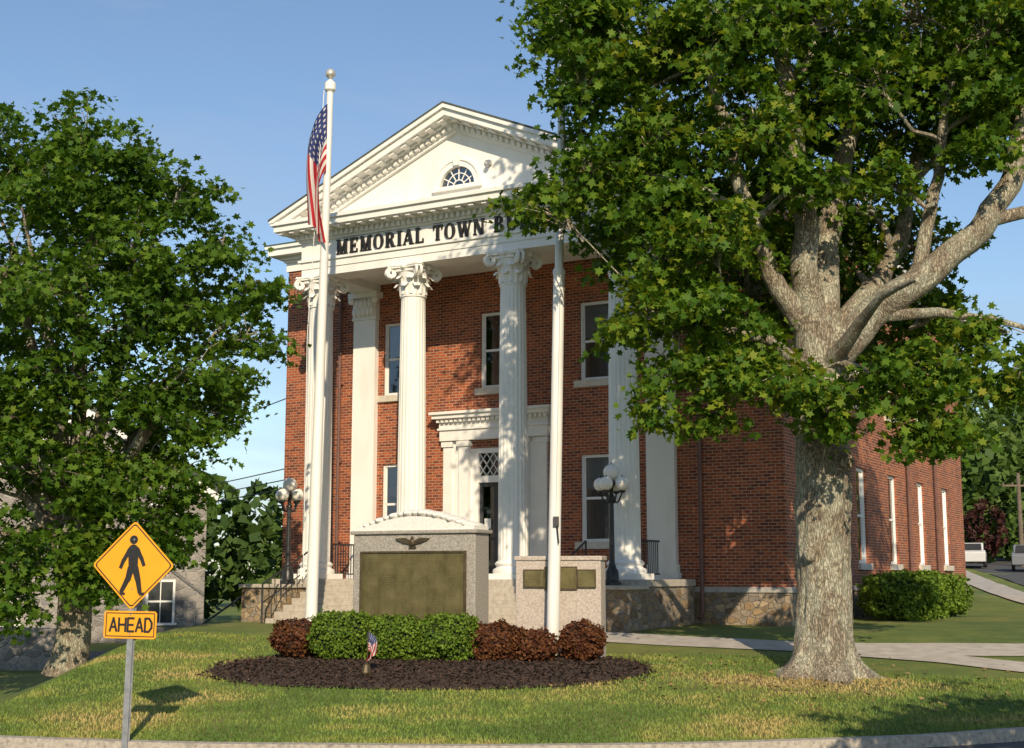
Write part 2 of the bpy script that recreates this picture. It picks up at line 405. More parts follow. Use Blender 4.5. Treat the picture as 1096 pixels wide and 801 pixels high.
for _ in range(320):
    x = 5.2+rng.normal()*2.6; y = 25.9+rng.normal()*1.7
    if y > Yc(x)+.3 and y < 29.5: P.append((x,y,H(x,y)+.045))
leafmesh('fallen_leaves', np.array(P), .10, nmat('dry_leaf', [(.35,(.16,.09,.03)),(.6,(.34,.22,.08))], 3, .8), None, 2.5, shape=MAPLE)

# ------------------------------------------------------------------ TOWN BUILDING
B = empty('brick_town_hall', (A.x, A.y, 0), BROT)
UL, UR, WV, WL = -3.3, 13.5, 2.5, 23.0     # main block
UC = 5.02; GZ = -1.6; WB, WT = -.32, 9.95
wins_f = [(1.1,1.05),(4.65,1.05),(8.0,1.05)]
def wall(mb, a0, a1, z0, z1, ops, depth=.22):
    A_ = sorted(set([a0,a1]+[o[0] for o in ops]+[o[1] for o in ops])); Z_ = sorted(set([z0,z1]+[o[2] for o in ops]+[o[3] for o in ops]))
    for i in range(len(A_)-1):
        for j in range(len(Z_)-1):
            am = (A_[i]+A_[i+1])/2; zm = (Z_[j]+Z_[j+1])/2
            if any(o[0]<am<o[1] and o[2]<zm<o[3] for o in ops): continue
            mb.quad((A_[i],0,Z_[j]),(A_[i+1],0,Z_[j]),(A_[i+1],0,Z_[j+1]),(A_[i],0,Z_[j+1]))
    for x0,x1,q0,q1 in ops:
        mb.quad((x0,0,q0),(x0,depth,q0),(x0,depth,q1),(x0,0,q1)); mb.quad((x1,0,q0),(x1,depth,q0),(x1,depth,q1),(x1,0,q1))
        mb.quad((x0,0,q0),(x1,0,q0),(x1,depth,q0),(x0,depth,q0)); mb.quad((x0,0,q1),(x1,0,q1),(x1,depth,q1),(x0,depth,q1))
TF = lambda a,d,z: (a, WV+d, z)
TR = lambda a,d,z: (UR-d, a, z)
TL = lambda a,d,z: (UL+d, a, z)
TB = lambda a,d,z: (a, WV+WL-d, z)
brick, frame, glass, sill, dark, blind = (MB() for _ in range(6))
def setT(T):
    for q in (brick, frame, glass, sill, dark, blind): q.T = T
def window(c, w, z0, z1, bl=.4):
    x0, x1 = c-w/2, c+w/2
    d0, d1 = .07, .17
    f = .085
    frame.box(x0+.002,x0+f,d0,d1,z0+.002,z1-.002); frame.box(x1-f,x1-.002,d0,d1,z0+.002,z1-.002)
    frame.box(x0+f,x1-f,d0+.002,d1,z1-f,z1-.002); frame.box(x0+f,x1-f,d0+.002,d1,z0+.002,z0+f)
    zm = (z0+z1)/2
    frame.box(x0+f,x1-f,d0+.03,d1,zm-.035,zm+.035)
    frame.box(x0+f,x0+f+.03,.10,.15,z0+f,z1-f); frame.box(x1-f-.03,x1-f,.10,.15,z0+f,z1-f)
    glass.quad((x0+f,.13,z0+f),(x1-f,.13,z0+f),(x1-f,.13,z1-f),(x0+f,.13,z1-f))
    dark.box(x0-.1,x1+.1,.9,.95,z0-.1,z1+.1)
    dark.box(x0-.1,x0,.23,.95,z0-.1,z1+.1); dark.box(x1,x1+.1,.23,.95,z0-.1,z1+.1)
    if bl > 0: blind.quad((x0+f,.2,z1-(z1-z0)*bl),(x1-f,.2,z1-(z1-z0)*bl),(x1-f,.2,z1-f),(x0+f,.2,z1-f))
    sill.box(x0-.16,x1+.16,-.10,.20,z0-.20,z0-.002)
    brick.box(x0-.12,x1+.12,-.012,.05,z1+.004,z1+.30)
setT(TF); ops = []
for c,w in wins_f:
    ops.append((c-w/2,c+w/2,5.55,7.85))
for c in (1.1,8.0): ops.append((c-.525,c+.525,.92,3.4))
DC = 4.65; ops.append((DC-.95,DC+.95,-.13,3.75))
wall(brick, UL, UR, WB, WT+.05, ops)
for k,(c,w) in enumerate(wins_f): window(c,w,5.55,7.85,(.5,.0,.45)[k])
for c in (1.1,8.0): window(c,1.05,.92,3.4,.4)
setT(TR); ops = []
wc = [2.5+q for q in (3.6,7.5,11.4,15.5,19.6)]
for c in wc: ops += [(c-.55,c+.55,5.3,7.7),(c-.55,c+.55,.35,3.3)]
wall(brick, WV, WV+WL, WB, WT+.05, ops)
for k,c in enumerate(wc): window(c,1.1,5.3,7.7,.5*(k%2)); window(c,1.1,.35,3.3,.7)
setT(TL); wall(brick, WV, WV+WL, WB, WT+.05, ops)
for k,c in enumerate(wc): window(c,1.1,5.3,7.7,.5*(k%2)); window(c,1.1,.35,3.3,.45)
setT(TB); wall(brick, UL, UR, WB, WT+.05, [])
# door surround (front)
setT(TF)
fr = frame
for sx_ in (-1,1):
    for off,w,p in ((1.02,.34,.16),(1.62,.30,.10)):
        x = DC+sx_*off
        fr.box(x-w/2,x+w/2,-p,.05,-.12,4.0); fr.box(x-w/2-.05,x+w/2+.05,-p-.05,.05,3.82,3.97); fr.box(x-w/2-.04,x+w/2+.04,-p-.04,.05,-.118,.12)
    x = DC+sx_*1.33; fr.box(x-.145,x+.145,-.04,.05,-.119,3.99)
fr.box(DC-1.85,DC+1.85,-.20,.05,4.0,4.32); fr.box(DC-1.90,DC+1.90,-.26,.05,4.32,4.38)
fr.box(DC-1.86,DC+1.86,-.21,.05,4.38,4.60); fr.box(DC-2.0,DC+2.0,-.42,.05,4.66,4.78); fr.box(DC-2.06,DC+2.06,-.50,.05,4.78,4.86)
fr.box(DC-1.9,DC+1.9,-.26,.05,4.60,4.66)
for i in range(24):
    x = DC-1.84+i*.16; fr.box(x-.045,x+.045,-.34,-.262,4.55,4.655)
fr.box(DC-.85,DC-.60,.02,.2,-.12,3.75); fr.box(DC+.60,DC+.85,.02,.2,-.12,3.75)
fr.box(DC-.6,DC+.6,.02,.2,3.6,3.75); fr.box(DC-.6,DC+.6,.02,.2,2.72,2.92)
for i in range(5):   # lattice transom
    x = DC-.6+i*.24
    for s_ in (0,1):
        xa, xb = (x, x+.24) if s_ else (x+.24, x)
        for zz in (2.92, 3.26):
            fr.prism([(xa-.012,zz),(xa+.012,zz),(xb+.012,zz+.34),(xb-.012,zz+.34)], .08+.004*s_, .12+.004*s_)
glass.quad((DC-.6,.14,2.92),(DC+.6,.14,2.92),(DC+.6,.14,3.6),(DC-.6,.14,3.6))
dr = MB(TF)
for sx_ in (-1,1):
    a, b = sorted((DC, DC+sx_*.6))
    dr.box(a,a+.1,.1,.16,-.11,2.72); dr.box(b-.1,b,.1,.16,-.11,2.72); dr.box(a+.1,b-.1,.1,.16,2.6,2.72); dr.box(a+.1,b-.1,.1,.16,-.11,.25); dr.box(a+.1,b-.1,.1,.16,1.0,1.1)
    glass.quad((a+.1,.14,.25),(b-.1,.14,.25),(b-.1,.14,2.6),(a+.1,.14,2.6))
dr.obj('door', nmat('door_paint', [(.3,(.03,.035,.04)),(.7,(.06,.065,.07))], 4, .4), B)
dark.box(DC-.95,DC+.95,1.2,1.25,-.13,3.75)
nt_ = MB(TF); nt_.box(DC-.42,DC-.20,.085,.098,1.35,1.65); nt_.obj('door_notice', M_trim2, B)

brick.obj('brick_walls', M_brick, B); frame.obj('window_and_door_trim', M_trim2, B); glass.obj('window_panes', M_glass, B)
sill.obj('window_sills', M_sandst, B, bevel=.01); dark.obj('room_interior', M_dark, B); blind.obj('window_blinds', M_blind, B)

# foundation
fo = MB(); fo.box(UL-.06,UR+.06,WV-.06,WV+WL+.06,GZ-1.5,-.47); fo.obj('fieldstone_foundation', M_field, B)
fw = MB(); fw.box(UL-.10,UR+.10,WV-.10,WV+WL+.10,-.47,-.318); fw.obj('water_table', M_step, B, bevel=.015)
# portico floor and podium
pf = MB(); pf.box(-.95,10.98,-.85,WV-.12,-.30,-.12)
NS = 7
for i in range(1,NS+1):
    z = -.12-.175*i; pf.box(.68,9.36,-.85-.37*i,-.85-.37*(i-1)-.001,GZ-.2,z)
pf.box(-1.0,.62,-2.25,-.852,-.36,-.26); pf.box(9.42,11.03,-2.25,-.852,-.36,-.26)
pf.obj('portico_steps', nmat('portico_step_stone', [(.3,(.36,.32,.26)),(.6,(.50,.45,.38))], 9, .8, .3, 60), B, bevel=.012)
pd = MB(); pd.box(-.9,10.93,-.80,WV-.12,GZ-.5,-.302); pd.box(-.93,.55,-2.18,-.803,GZ-.5,-.362); pd.box(9.49,10.96,-2.18,-.803,GZ-.5,-.362)
pd.obj('fieldstone_podium', M_field, B)

# columns
def column(u, name):
    e = MB(); z0 = -.12
    e.box(-.56,.56,-.56,.56,z0,z0+.15)
    e.lathe([(.54,z0+.15),(.56,z0+.20),(.54,z0+.27),(.47,z0+.30),(.45,z0+.35),(.49,z0+.38),(.50,z0+.42),(.46,z0+.46),(.43,z0+.49)], seg=32)
    zt = 7.98
    def fl(a, z):
        k = max(0, math.cos(20*a)+.35)/1.35
        f = 1-.055*k**.6
        return f if z0+.62 < z < zt-.12 else 1
    prof = [(.41,z0+.49),(.41,z0+.60),(.41,z0+.64)]
    for i in range(9):
        t = i/8; prof.append((.41-.055*t**1.6, z0+.66+(zt-.16-z0-.66)*t))
    prof += [(.355,zt-.11),(.355,zt-.04),(.39,zt-.03),(.39,zt)]
    e.lathe(prof, seg=120, fl=fl)
    H0 = zt
    e.lathe([(.35,H0),(.37,H0+.3),(.42,H0+.55),(.50,H0+.74),(.50,H0+.80)], seg=24)
    def leaf(a, zb, h, w, r0, cur):
        n_ = 7; vs = []; ca, sa = math.cos(a), math.sin(a)
        for i in range(n_):
            t = i/(n_-1)
            r = r0+.03+ .04*t + cur*max(0,(t-.45)/.55)**1.6
            z = zb+h*(math.sin(min(1,t*1.08)*1.57)) - (.10 if t > .92 else 0)
            ww = w*(.75+.45*math.sin(t*3.0))*(1-.35*t)
            for s_ in (-1,-.5,0,.5,1):
                rr = r-.035*abs(s_)+(.02 if s_ == 0 else 0)
                x = rr; y = ww*s_*.5*(1 if abs(s_)<1 else (1.0+.25*(i%2)))
                vs.append((x*ca-y*sa, x*sa+y*ca, z))
        fs = [(i*5+k, i*5+k+1, (i+1)*5+k+1, (i+1)*5+k) for i in range(n_-1) for k in range(4)]
        e.add(vs, fs)
    for k in range(8):
        leaf(k*math.pi/4, H0+.01, .34, .27, .35, .14)
        leaf((k+.5)*math.pi/4, H0+.05, .52, .27, .36, .17)
    for k in range(4):
        a = math.pi/4+k*math.pi/2; ca, sa = math.cos(a), math.sin(a)
        for off in (-.07,.07):
            pts = []; rr_ = []
            for i in range(26):
                t = i/25; th = t*4.0*math.pi; r = .155*(1-t*.8)
                x = .66 + r*math.cos(math.pi/2-th)*1; z = H0+.66 + r*math.sin(math.pi/2-th)
                pts.append((x*ca-off*sa, x*sa+off*ca, z)); rr_.append(.048*(1-.45*t))
            pts = [(.36*ca-off*sa,.36*sa+off*ca,H0+.70),(.5*ca-off*sa,.5*sa+off*ca,H0+.80)]+pts; rr_ = [.05,.05]+rr_
            e.tube(pts, rr_, 6)
        a2 = k*math.pi/2; e.sphere((.53*math.cos(a2),.53*math.sin(a2),H0+.83),.085,8,6)
        e.tube([(.45*math.cos(a2)-y*math.sin(a2),.45*math.sin(a2)+y*math.cos(a2),H0+.73) for y in (-.3,-.1,.1,.3)], .055, 6)
    poly = []
    for k in range(4):
        a = math.pi/4+k*math.pi/2
        poly += [(.80*math.cos(a-.09),.80*math.sin(a-.09)),(.80*math.cos(a+.09),.80*math.sin(a+.09))]
        for q in (.22,.5,.78):
            aa = a+.09+(math.pi/2-.18)*q; r = .80-.27*math.sin(math.pi*q)**.8
            poly.append((r*math.cos(aa), r*math.sin(aa)))
    e.prismz([(x*.96,y*.96) for x,y in poly], H0+.79, H0+.84); e.prismz(poly, H0+.84, H0+.898)
    e.obj(name, M_white, B, smooth=True, loc=(u,0,0))
for k in range(4): column(k*3.33, 'column_%d' % (k+1))
# pilasters
pl = MB()
for u in (-.05, 10.02):
    pl.box(u-.42,u+.42,WV-.20,WV+.02,-.12,8.0); pl.box(u-.50,u+.50,WV-.28,WV+.02,-.119,.05); pl.box(u-.46,u+.46,WV-.24,WV+.02,.05,.28)
    pl.box(u-.46,u+.46,WV-.25,WV+.02,8.0,8.06); pl.box(u-.44,u+.44,WV-.23,WV+.02,8.06,8.70); pl.box(u-.56,u+.56,WV-.35,WV+.02,8.70,8.878)
    for k in range(-2,3): pl.sphere((u+k*.17,WV-.27,8.25),.09,8,6,(1,.8,1.8))
    for k in range(-1,3): pl.sphere((u+k*.17-.085,WV-.28,8.5),.09,8,6,(1,.8,1.7))
    for k in (-1,1): pl.sphere((u+k*.45,WV-.3,8.62),.12,10,8,(1,.7,1))
pl.obj('pilasters', M_white, B, smooth=True)
# entablature of portico
en = MB(); eL, eR, eF = -.45, 10.49, -.42
def layer(m, p, z0, z1, back=WV-.01): m.box(eL-p, eR+p, eF-p, back, z0, z1)
def beam(m, p, z0, z1):
    m.box(eL-p, eR+p, eF-p, .42, z0, z1); m.box(eL-p, .42, .42, WV-.01, z0, z1); m.box(eR-.87, eR+p, .42, WV-.01, z0, z1)
beam(en, 0, 8.88, 9.12); layer(en, .03, 9.12, 9.33); layer(en, .09, 9.33, 9.40); layer(en, 0.01, 9.40, 9.95)
layer(en, .08, 9.95, 10.01); layer(en, .10, 10.01, 10.17); layer(en, .26, 10.17, 10.235); layer(en, .62, 10.235, 10.42); layer(en, .70, 10.42, 10.53)
x = eL-.12
while x < eR+.12:
    en.box(x, x+.10, eF-.21, eF-.102, 10.02, 10.168); x += .185
y = eF-.08
while y < WV-.1:
    en.box(eL-.21, eL-.102, y, y+.10, 10.02, 10.168); en.box(eR+.102, eR+.21, y, y+.10, 10.02, 10.168); y += .185
x = eL-.5
while x < eR+.5:
    en.box(x, x+.16, eF-.55, eF-.262, 10.165, 10.233); x += .42
ZA, ZE, HW = 13.22, 10.56, (eR-eL)/2+.72
def topz(u, off): return ZA-off-(ZA-ZE)*abs(u-UC)/HW
slope = (ZA-ZE)/HW
def band(m, a, b, v0, v1, zlow=10.50):
    for s_ in (-1,1):
        ub = min(HW, (ZA-a-zlow)/slope); ua = min(HW, (ZA-b-zlow)/slope)
        poly = [(UC, ZA-b), (UC, ZA-a), (UC+s_*ub, ZA-a-slope*ub)]
        if ub >= HW: poly += [(UC+s_*HW, zlow)]
        poly += [(UC+s_*ua, ZA-b-slope*ua)]
        m.prism(poly, v0, v1)
band(en, .0, .12, eF-.73, WV+4); band(en, .12, .32, eF-.64, WV+4); band(en, .32, .40, eF-.28, eF+.4)
band(en, .40, .56, eF-.10, eF+.4); band(en, .56, .64, eF-.06, eF+.4)
for s_ in (-1,1):
    q = .12
    while q < HW-1.3:
        u = UC+s_*q
        du = .05
        en.prism([(u-du, topz(u-du,.42)),(u+du, topz(u+du,.42)),(u+du, topz(u+du,.545)),(u-du, topz(u-du,.545))], eF-.21, eF-.102)
        q += .185
    q = .2
    while q < HW-.9:
        u = UC+s_*q; du = .08
        en.prism([(u-du, topz(u-du,.318)),(u+du, topz(u+du,.318)),(u+du, topz(u+du,.39)),(u-du, topz(u-du,.39))], eF-.55, eF-.282)
        q += .42
hw = (ZA-.6-10.50)/slope; cz = 10.98; fr_ = .60; N_ = 20
arc = [(UC+.05+fr_*math.cos(math.pi*i/N_), cz+fr_*math.sin(math.pi*i/N_)) for i in range(N_+1)]
v_t = eF+.05
top = [(x_, topz(x_, .6)) for x_, z_ in arc]
for i in range(N_):
    en.quad((arc[i][0],v_t,arc[i][1]),(arc[i+1][0],v_t,arc[i+1][1]),(top[i+1][0],v_t,top[i+1][1]),(top[i][0],v_t,top[i][1]))
en.quad((UC+.05-fr_,v_t,10.5),(UC+.05+fr_,v_t,10.5),(UC+.05+fr_,v_t,cz),(UC+.05-fr_,v_t,cz))
en.add([(UC-hw,v_t,10.5),(UC+.05-fr_,v_t,10.5),(UC+.05-fr_,v_t,topz(UC+.05-fr_,.6))],[(0,1,2)])
en.add([(UC+hw,v_t,10.5),(UC+.05+fr_,v_t,10.5),(UC+.05+fr_,v_t,topz(UC+.05+fr_,.6))],[(0,1,2)])
en.ringarc(UC+.05, cz, fr_+.13, fr_-.03, 0, math.pi, v_t-.07, v_t+.1, 24)
en.ringarc(UC+.05, cz, fr_+.19, fr_+.13, 0, math.pi, v_t-.11, v_t+.05, 24)
en.box(UC+.05-fr_-.22,UC+.05+fr_+.22,v_t-.12,v_t+.1,cz-.11,cz)
en.prism([(UC-.03,cz+fr_-.02),(UC+.13,cz+fr_-.02),(UC+.17,cz+fr_+.26),(UC-.07,cz+fr_+.26)], v_t-.15, v_t+.05)
for i in range(1,6):
    a = math.pi*i/6; dx, dz = math.cos(a), math.sin(a); px, pz = -dz*.014, dx*.014
    en.prism([(UC+.05+dx*.18-px,cz+dz*.18-pz),(UC+.05+dx*.58-px,cz+dz*.58-pz),(UC+.05+dx*.58+px,cz+dz*.58+pz),(UC+.05+dx*.18+px,cz+dz*.18+pz)], v_t+.03, v_t+.07)
en.ringarc(UC+.05, cz, .20, .17, 0, math.pi, v_t+.028, v_t+.07, 12)
en.ringarc(UC+.05, cz, .40, .375, 0, math.pi, v_t+.026, v_t+.07, 16)
def mlayer(p, z0, z1):
    en.box(UL-p, UR+p, WV-p, WV+WL+p, z0, z1)
mlayer(.06, 9.95, 10.25); mlayer(.12, 10.25, 10.33); mlayer(.22, 10.33, 10.44); mlayer(.50, 10.44, 10.66); mlayer(.58, 10.66, 10.76)
en.obj('white_entablature_and_pediment', M_white, B)
fg = MB(); fg.prism([(UC+.05+.59*math.cos(math.pi*i/20), cz+.59*math.sin(math.pi*i/20)) for i in range(21)], v_t+.05, v_t+.055); fg.obj('fan_window_glass', M_glass, B)
fg = MB(); fg.box(UC-.7, UC+.8, v_t+.5, v_t+.55, cz-.1, cz+.7); fg.obj('attic_interior', M_dark, B)
sl = MB(); sl.box(UC+1.02,UC+1.16,v_t-.12,v_t,11.42,11.56); sl.sphere((UC+1.09,v_t-.17,11.42),.08,8,6); sl.obj('security_light', M_steel, B)
rf = MB()
for s_ in (-1,1):
    p = [(UC, ZA+.002), (UC, ZA+.05), (UC+s_*(HW+.03), ZE+.05), (UC+s_*(HW+.03), ZE+.002)]
    rf.prism(p, eF-.75, WV+5)
e_ = .62; rx0, rx1, ry0, ry1 = UL-e_, UR+e_, WV-e_, WV+WL+e_; zr = 10.79; rh = 1.4
rf.add([(rx0,ry0,zr),(rx1,ry0,zr),(rx1,ry1,zr),(rx0,ry1,zr),(UC,ry0+9.0,zr+rh),(UC,ry1-9.0,zr+rh)],
       [(0,1,4),(1,2,5,4),(2,3,5),(3,0,4,5)])
rf.obj('roof', M_roof, B)
re = MB(); re.box(rx0+.02,rx1-.02,ry0+.02,ry1-.02,10.762,10.80); re.obj('roof_edge', M_copper, B)
ds = MB()
for u in (11.15, -1.05):
    ds.tube([(u,WV-.12,9.94),(u,WV-.12,-1.0),(u,WV-.3,-1.15)], .055, 8)
    for z in (1,3.5,6,8.5): ds.box(u-.08,u+.08,WV-.13,WV,z,z+.05)
for w in (5.6,13.3,17.6): ds.tube([(UR+.1,WV+w,9.94),(UR+.1,WV+w,-1.1)], .055, 8)
ds.obj('downspouts', M_down, B)
ra = MB()
for u in (0.0, 9.99):
    ra.box(u-.025,u+.025,.5,2.2,.88,.93); ra.box(u-.02,u+.02,.5,2.2,.0,.04)
    y = .55
    while y < 2.2: ra.box(u-.011,u+.011,y-.011,y+.011,.0,.9); y += .13
for u in (.75, 9.3):
    ra.tube([(u,-.9,.85),(u,-3.3,-.25),(u,-3.3,-1.35)], .028, 6); ra.tube([(u,-.9,-.12),(u,-.9,.85)], .028, 6)
    ra.tube([(u,-.9,.35),(u,-3.3,-.75)], .018, 6)
    for i in range(9): v_ = -1.1-.24*i; ra.tube([(u,v_,.85+(v_+.9)*.458),(u,v_,.35+(v_+.9)*.458-.25)], .012, 5)
ra.obj('iron_railings', M_black, B)

# lettering (serif capitals)
K, TN, SF = .21, .095, .065
def glyph(ch):
    P_ = []
    def bx(x0,x1,y0,y1): P_.append([(x0,y0),(x1,y0),(x1,y1),(x0,y1)])
    def st(x,w=K): bx(x,x+w,0,1); bx(x-.07,x+w+.07,0,SF); bx(x-.07,x+w+.07,1-SF,1)
    def dg(xa,xb,y0,y1,w): P_.append([(xa,y0),(xa+w,y0),(xb+w,y1),(xb,y1)])
    def arc_(cx,cy,rx,ry,a0,a1,tk,tn):
        n=14
        def pt(a,inner):
            w = tn+(tk-tn)*abs(math.cos(a)); return (cx+(rx-(w if inner else 0))*math.cos(a), cy+(ry-(tn if inner else 0))*math.sin(a))
        for i in range(n):
            q0, q1 = a0+(a1-a0)*i/n, a0+(a1-a0)*(i+1)/n
            P_.append([pt(q0,1),pt(q0,0),pt(q1,0),pt(q1,1)])
    pi = math.pi
    if ch=='I': st(.07); w=.35
    elif ch=='E': st(.07); bx(.2,.66,0,.09); bx(.2,.66,.91,1); bx(.2,.5,.46,.54); bx(.60,.66,.0,.25); bx(.60,.66,.75,1); bx(.44,.5,.38,.62); w=.72
    elif ch=='L': st(.07); bx(.2,.66,0,.09); bx(.60,.66,0,.28); w=.70
    elif ch=='T': bx(.27,.27+K,0,1); bx(.2,.55,0,SF); bx(.02,.74,.91,1); bx(.02,.08,.72,1); bx(.68,.74,.72,1); w=.76
    elif ch=='M': bx(.10,.10+TN,0,1); bx(.02,.3,0,SF); bx(.02,.2,1-SF,1); dg(.38,.10,0,1,.2); dg(.42,.70,0,1,.1); bx(.70,.70+K,0,1); bx(.63,.98,0,SF); bx(.8,.98,1-SF,1); w=1.0
    elif ch=='N': bx(.10,.10+TN,0,1); bx(.02,.28,0,SF); bx(.0,.2,1-SF,1); dg(.55,.08,0,1,.22); bx(.68,.68+TN,0,1); bx(.58,.86,1-SF,1); w=.88
    elif ch=='O': arc_(.42,.5,.42,.52,0,2*pi,K,.07); w=.84
    elif ch=='A': dg(.02,.34,0,1,.09); dg(.56,.30,0,1,.22); bx(.2,.6,.28,.36); bx(-.04,.2,0,SF); bx(.48,.86,0,SF); w=.82
    elif ch=='W': dg(.26,.04,0,1,.2); dg(.32,.56,0,1,.09); dg(.68,.46,0,1,.2); dg(.76,.98,0,1,.08); bx(-.02,.3,1-SF,1); bx(.42,.74,1-SF,1); bx(.88,1.12,1-SF,1); w=1.1
    elif ch=='R': st(.07); arc_(.36,.74,.34,.26,-pi/2,pi/2,K,.08); bx(.2,.37,.92,1); bx(.2,.37,.48,.56); dg(.56,.34,0,.5,.22); bx(.52,.86,0,SF); w=.84
    elif ch=='B': st(.07); arc_(.36,.76,.30,.24,-pi/2,pi/2,K,.08); arc_(.36,.26,.36,.26,-pi/2,pi/2,K,.08); bx(.2,.37,.92,1); bx(.2,.37,.47,.53); bx(.2,.37,0,.08); w=.76
    elif ch=='D': st(.07); arc_(.32,.5,.48,.5,-pi/2,pi/2,K,.08); bx(.2,.33,.92,1); bx(.2,.33,0,.08); w=.84
    elif ch=='U': bx(.09,.09+K,.3,1); bx(.02,.37,1-SF,1); bx(.66,.66+TN,.3,1); bx(.58,.84,1-SF,1); arc_(.42,.32,.33,.33,pi,2*pi,K,.08); w=.86
    elif ch=='G': arc_(.44,.5,.43,.52,.75,2*pi-.55,K,.08); bx(.66,.66+K*.85,.05,.44); bx(.56,.92,.40,.46); bx(.72,.78,.68,.95); w=.92
    else: w=.42
    return P_, w
txt = 'MEMORIAL TOWN BUILDING'; gap = .16
tot = sum(glyph(c)[1]+gap for c in txt)-gap
u0, u1 = .87, 9.17; hh = .45; sx_ = (u1-u0)/tot; z_b = 9.44
lt = MB(); cx = 0; kk = 0
for c in txt:
    P_, w = glyph(c)
    for p in P_:
        kk += 1
        lt.prism([(u0+(cx+x)*sx_, z_b+y*hh) for x,y in p], eF-.075-.0004*(kk%9), eF-.011)
    cx += w+gap
lt.obj('inscription_letters', M_letter, B)

# ------------------------------------------------------------------ lamps
def lamp(u, v, name='street_lamp'):
    x, y = bw(u, v); e = empty(name, (x, y, -.26), BROT)
    m = MB(); m.lathe([(.22,0),(.22,.08),(.17,.12),(.16,.35),(.11,.42),(.075,.55),(.07,.62)], seg=16)
    m.lathe([(.068,.6),(.055,2.1),(.075,2.12),(.075,2.18),(.05,2.2),(.05,2.45),(.09,2.5),(.11,2.55),(.06,2.62)], seg=20, fl=lambda a,z:1+.06*math.cos(10*a))
    m.sphere((0,0,2.18),.09,12,8)
    for k in range(4):
        a = k*math.pi/2; c_, s_ = math.cos(a), math.sin(a)
        pts = []
        for i in range(9):
            t = i/8; r = .04+.26*t; z = 2.15-.13*math.sin(t*math.pi)+.16*t*t
            pts.append((r*c_, r*s_, z))
        m.tube(pts, .022, 6)
        m.lathe([(.03,0),(.08,.03),(.085,.07),(.05,.09)], (.30*c_,.30*s_,2.28), 12)
    m.obj('lamp_post', M_black, e, smooth=True)
    g = MB()
    for k in range(4):
        a = k*math.pi/2; g.sphere((.30*math.cos(a), .30*math.sin(a), 2.52), .175, 20, 14)
    g.sphere((0,0,2.82), .20, 20, 14); g.obj('globes', M_globe, e, smooth=True)
    f = MB()
    for k in range(4):
        a = k*math.pi/2; f.lathe([(.03,0),(.012,.03),(.004,.07)], (.30*math.cos(a), .30*math.sin(a), 2.685), 8)
    f.lathe([(.03,0),(.012,.04),(.004,.09)], (0,0,3.01), 8); f.obj('finials', M_black, e)
lamp(.12,-1.45); lamp(10.20,-1.25)

# ------------------------------------------------------------------ monuments
mx_, my_ = -1.98, 29.3; gz = H(mx_, my_)
E = empty('war_memorial_monument', (mx_, my_, gz), BROT*.9)
m = MB(); hwm = 1.50
m.box(-hwm-.12,hwm+.12,-.42,.42,-.3,.12)
m.prism([(-hwm,.12),(hwm,.12),(hwm,2.54),(-hwm,2.54)], -.28, .34)
m.box(-hwm-.06,hwm+.06,-.34,.40,2.54,2.62)
m.obj('granite_slab', M_gran, E, bevel=.02)
m = MB()
top_ = [(-hwm+.02,2.62),(hwm-.02,2.62),(hwm-.02,2.70)]
for i in range(15):
    t = i/14; x = 1.16-2.32*t; top_.append((x, 2.72+.20*math.sin(math.pi*t)))
top_ += [(-hwm+.02,2.70)]
m.prism(top_, -.29, .35)
for i in range(13):     # carved scroll crest, overhanging the face
    t = i/12; x = -1.06+2.12*t; m.sphere((x,.02,2.78+.21*math.sin(math.pi*t)), .085+.015*(i%2), 12, 8, (1.35,4.0,.9))
for s_ in (-1,1): m.sphere((s_*1.22,.02,2.73), .10, 12, 8, (1.2,3.5,.8)); m.sphere((s_*1.38,.02,2.71), .07, 12, 8, (1.2,4.5,.8))
m.obj('carved_cap', nmat('light_granite', [(.3,(.66,.64,.60)),(.7,(.80,.78,.74))], 20, .8, .3, 60), E, smooth=True)
m = MB(); m.box(-1.25,1.25,-.315,-.282,.50,2.13); m.obj('bronze_tablet', M_bronze, E)
m = MB()
for b_ in ((-1.30,-1.25,.45,2.18),(1.25,1.30,.45,2.18),(-1.25,1.25,.45,.50),(-1.25,1.25,2.13,2.18)): m.box(b_[0],b_[1],-.34,-.283,b_[2],b_[3])
m.obj('tablet_frame', M_bronze2, E, bevel=.01)
m = MB()   # eagle
m.sphere((0,-.33,2.36),.075,10,8,(1,.6,1.2)); m.sphere((.015,-.35,2.46),.035,8,6)
for s_ in (-1,1):
    m.prism([(s_*.04,2.39),(s_*.18,2.46),(s_*.42,2.45),(s_*.36,2.40),(s_*.28,2.38),(s_*.23,2.35),(s_*.14,2.34),(s_*.05,2.31)], -.335, -.28)
m.prism([(-.05,2.30),(.05,2.30),(.09,2.24),(-.09,2.24)], -.33, -.28); m.obj('bronze_eagle', M_bronze2, E)

mx_, my_ = 1.02, 28.9; gz = H(mx_, my_)
E = empty('granite_plaque_monument', (mx_, my_, gz), BROT*.55)
m = MB(); m.box(-.92,.92,-.22,.24,-.3,2.0); m.box(-.95,.95,-.25,.27,2.003,2.10); m.obj('granite_block', M_gran2, E, bevel=.02)
m = MB()
m.box(-.72,-.30,-.262,-.222,1.46,1.80); m.box(-.26,.40,-.262,-.222,1.42,1.86); m.box(.44,.80,-.262,-.222,1.46,1.80)
m.obj('bronze_plaque', M_bronze, E, bevel=.006)
m = MB()
for a,b,c,d in ((-.72,-.30,1.46,1.80),(-.26,.40,1.42,1.86),(.44,.80,1.46,1.80)):
    m.box(a-.02,a,-.27,-.222,c-.02,d+.02); m.box(b,b+.02,-.27,-.222,c-.02,d+.02); m.box(a,b,-.27,-.222,d,d+.02); m.box(a,b,-.27,-.222,c-.02,c)
m.obj('plaque_frames', M_bronze2, E)

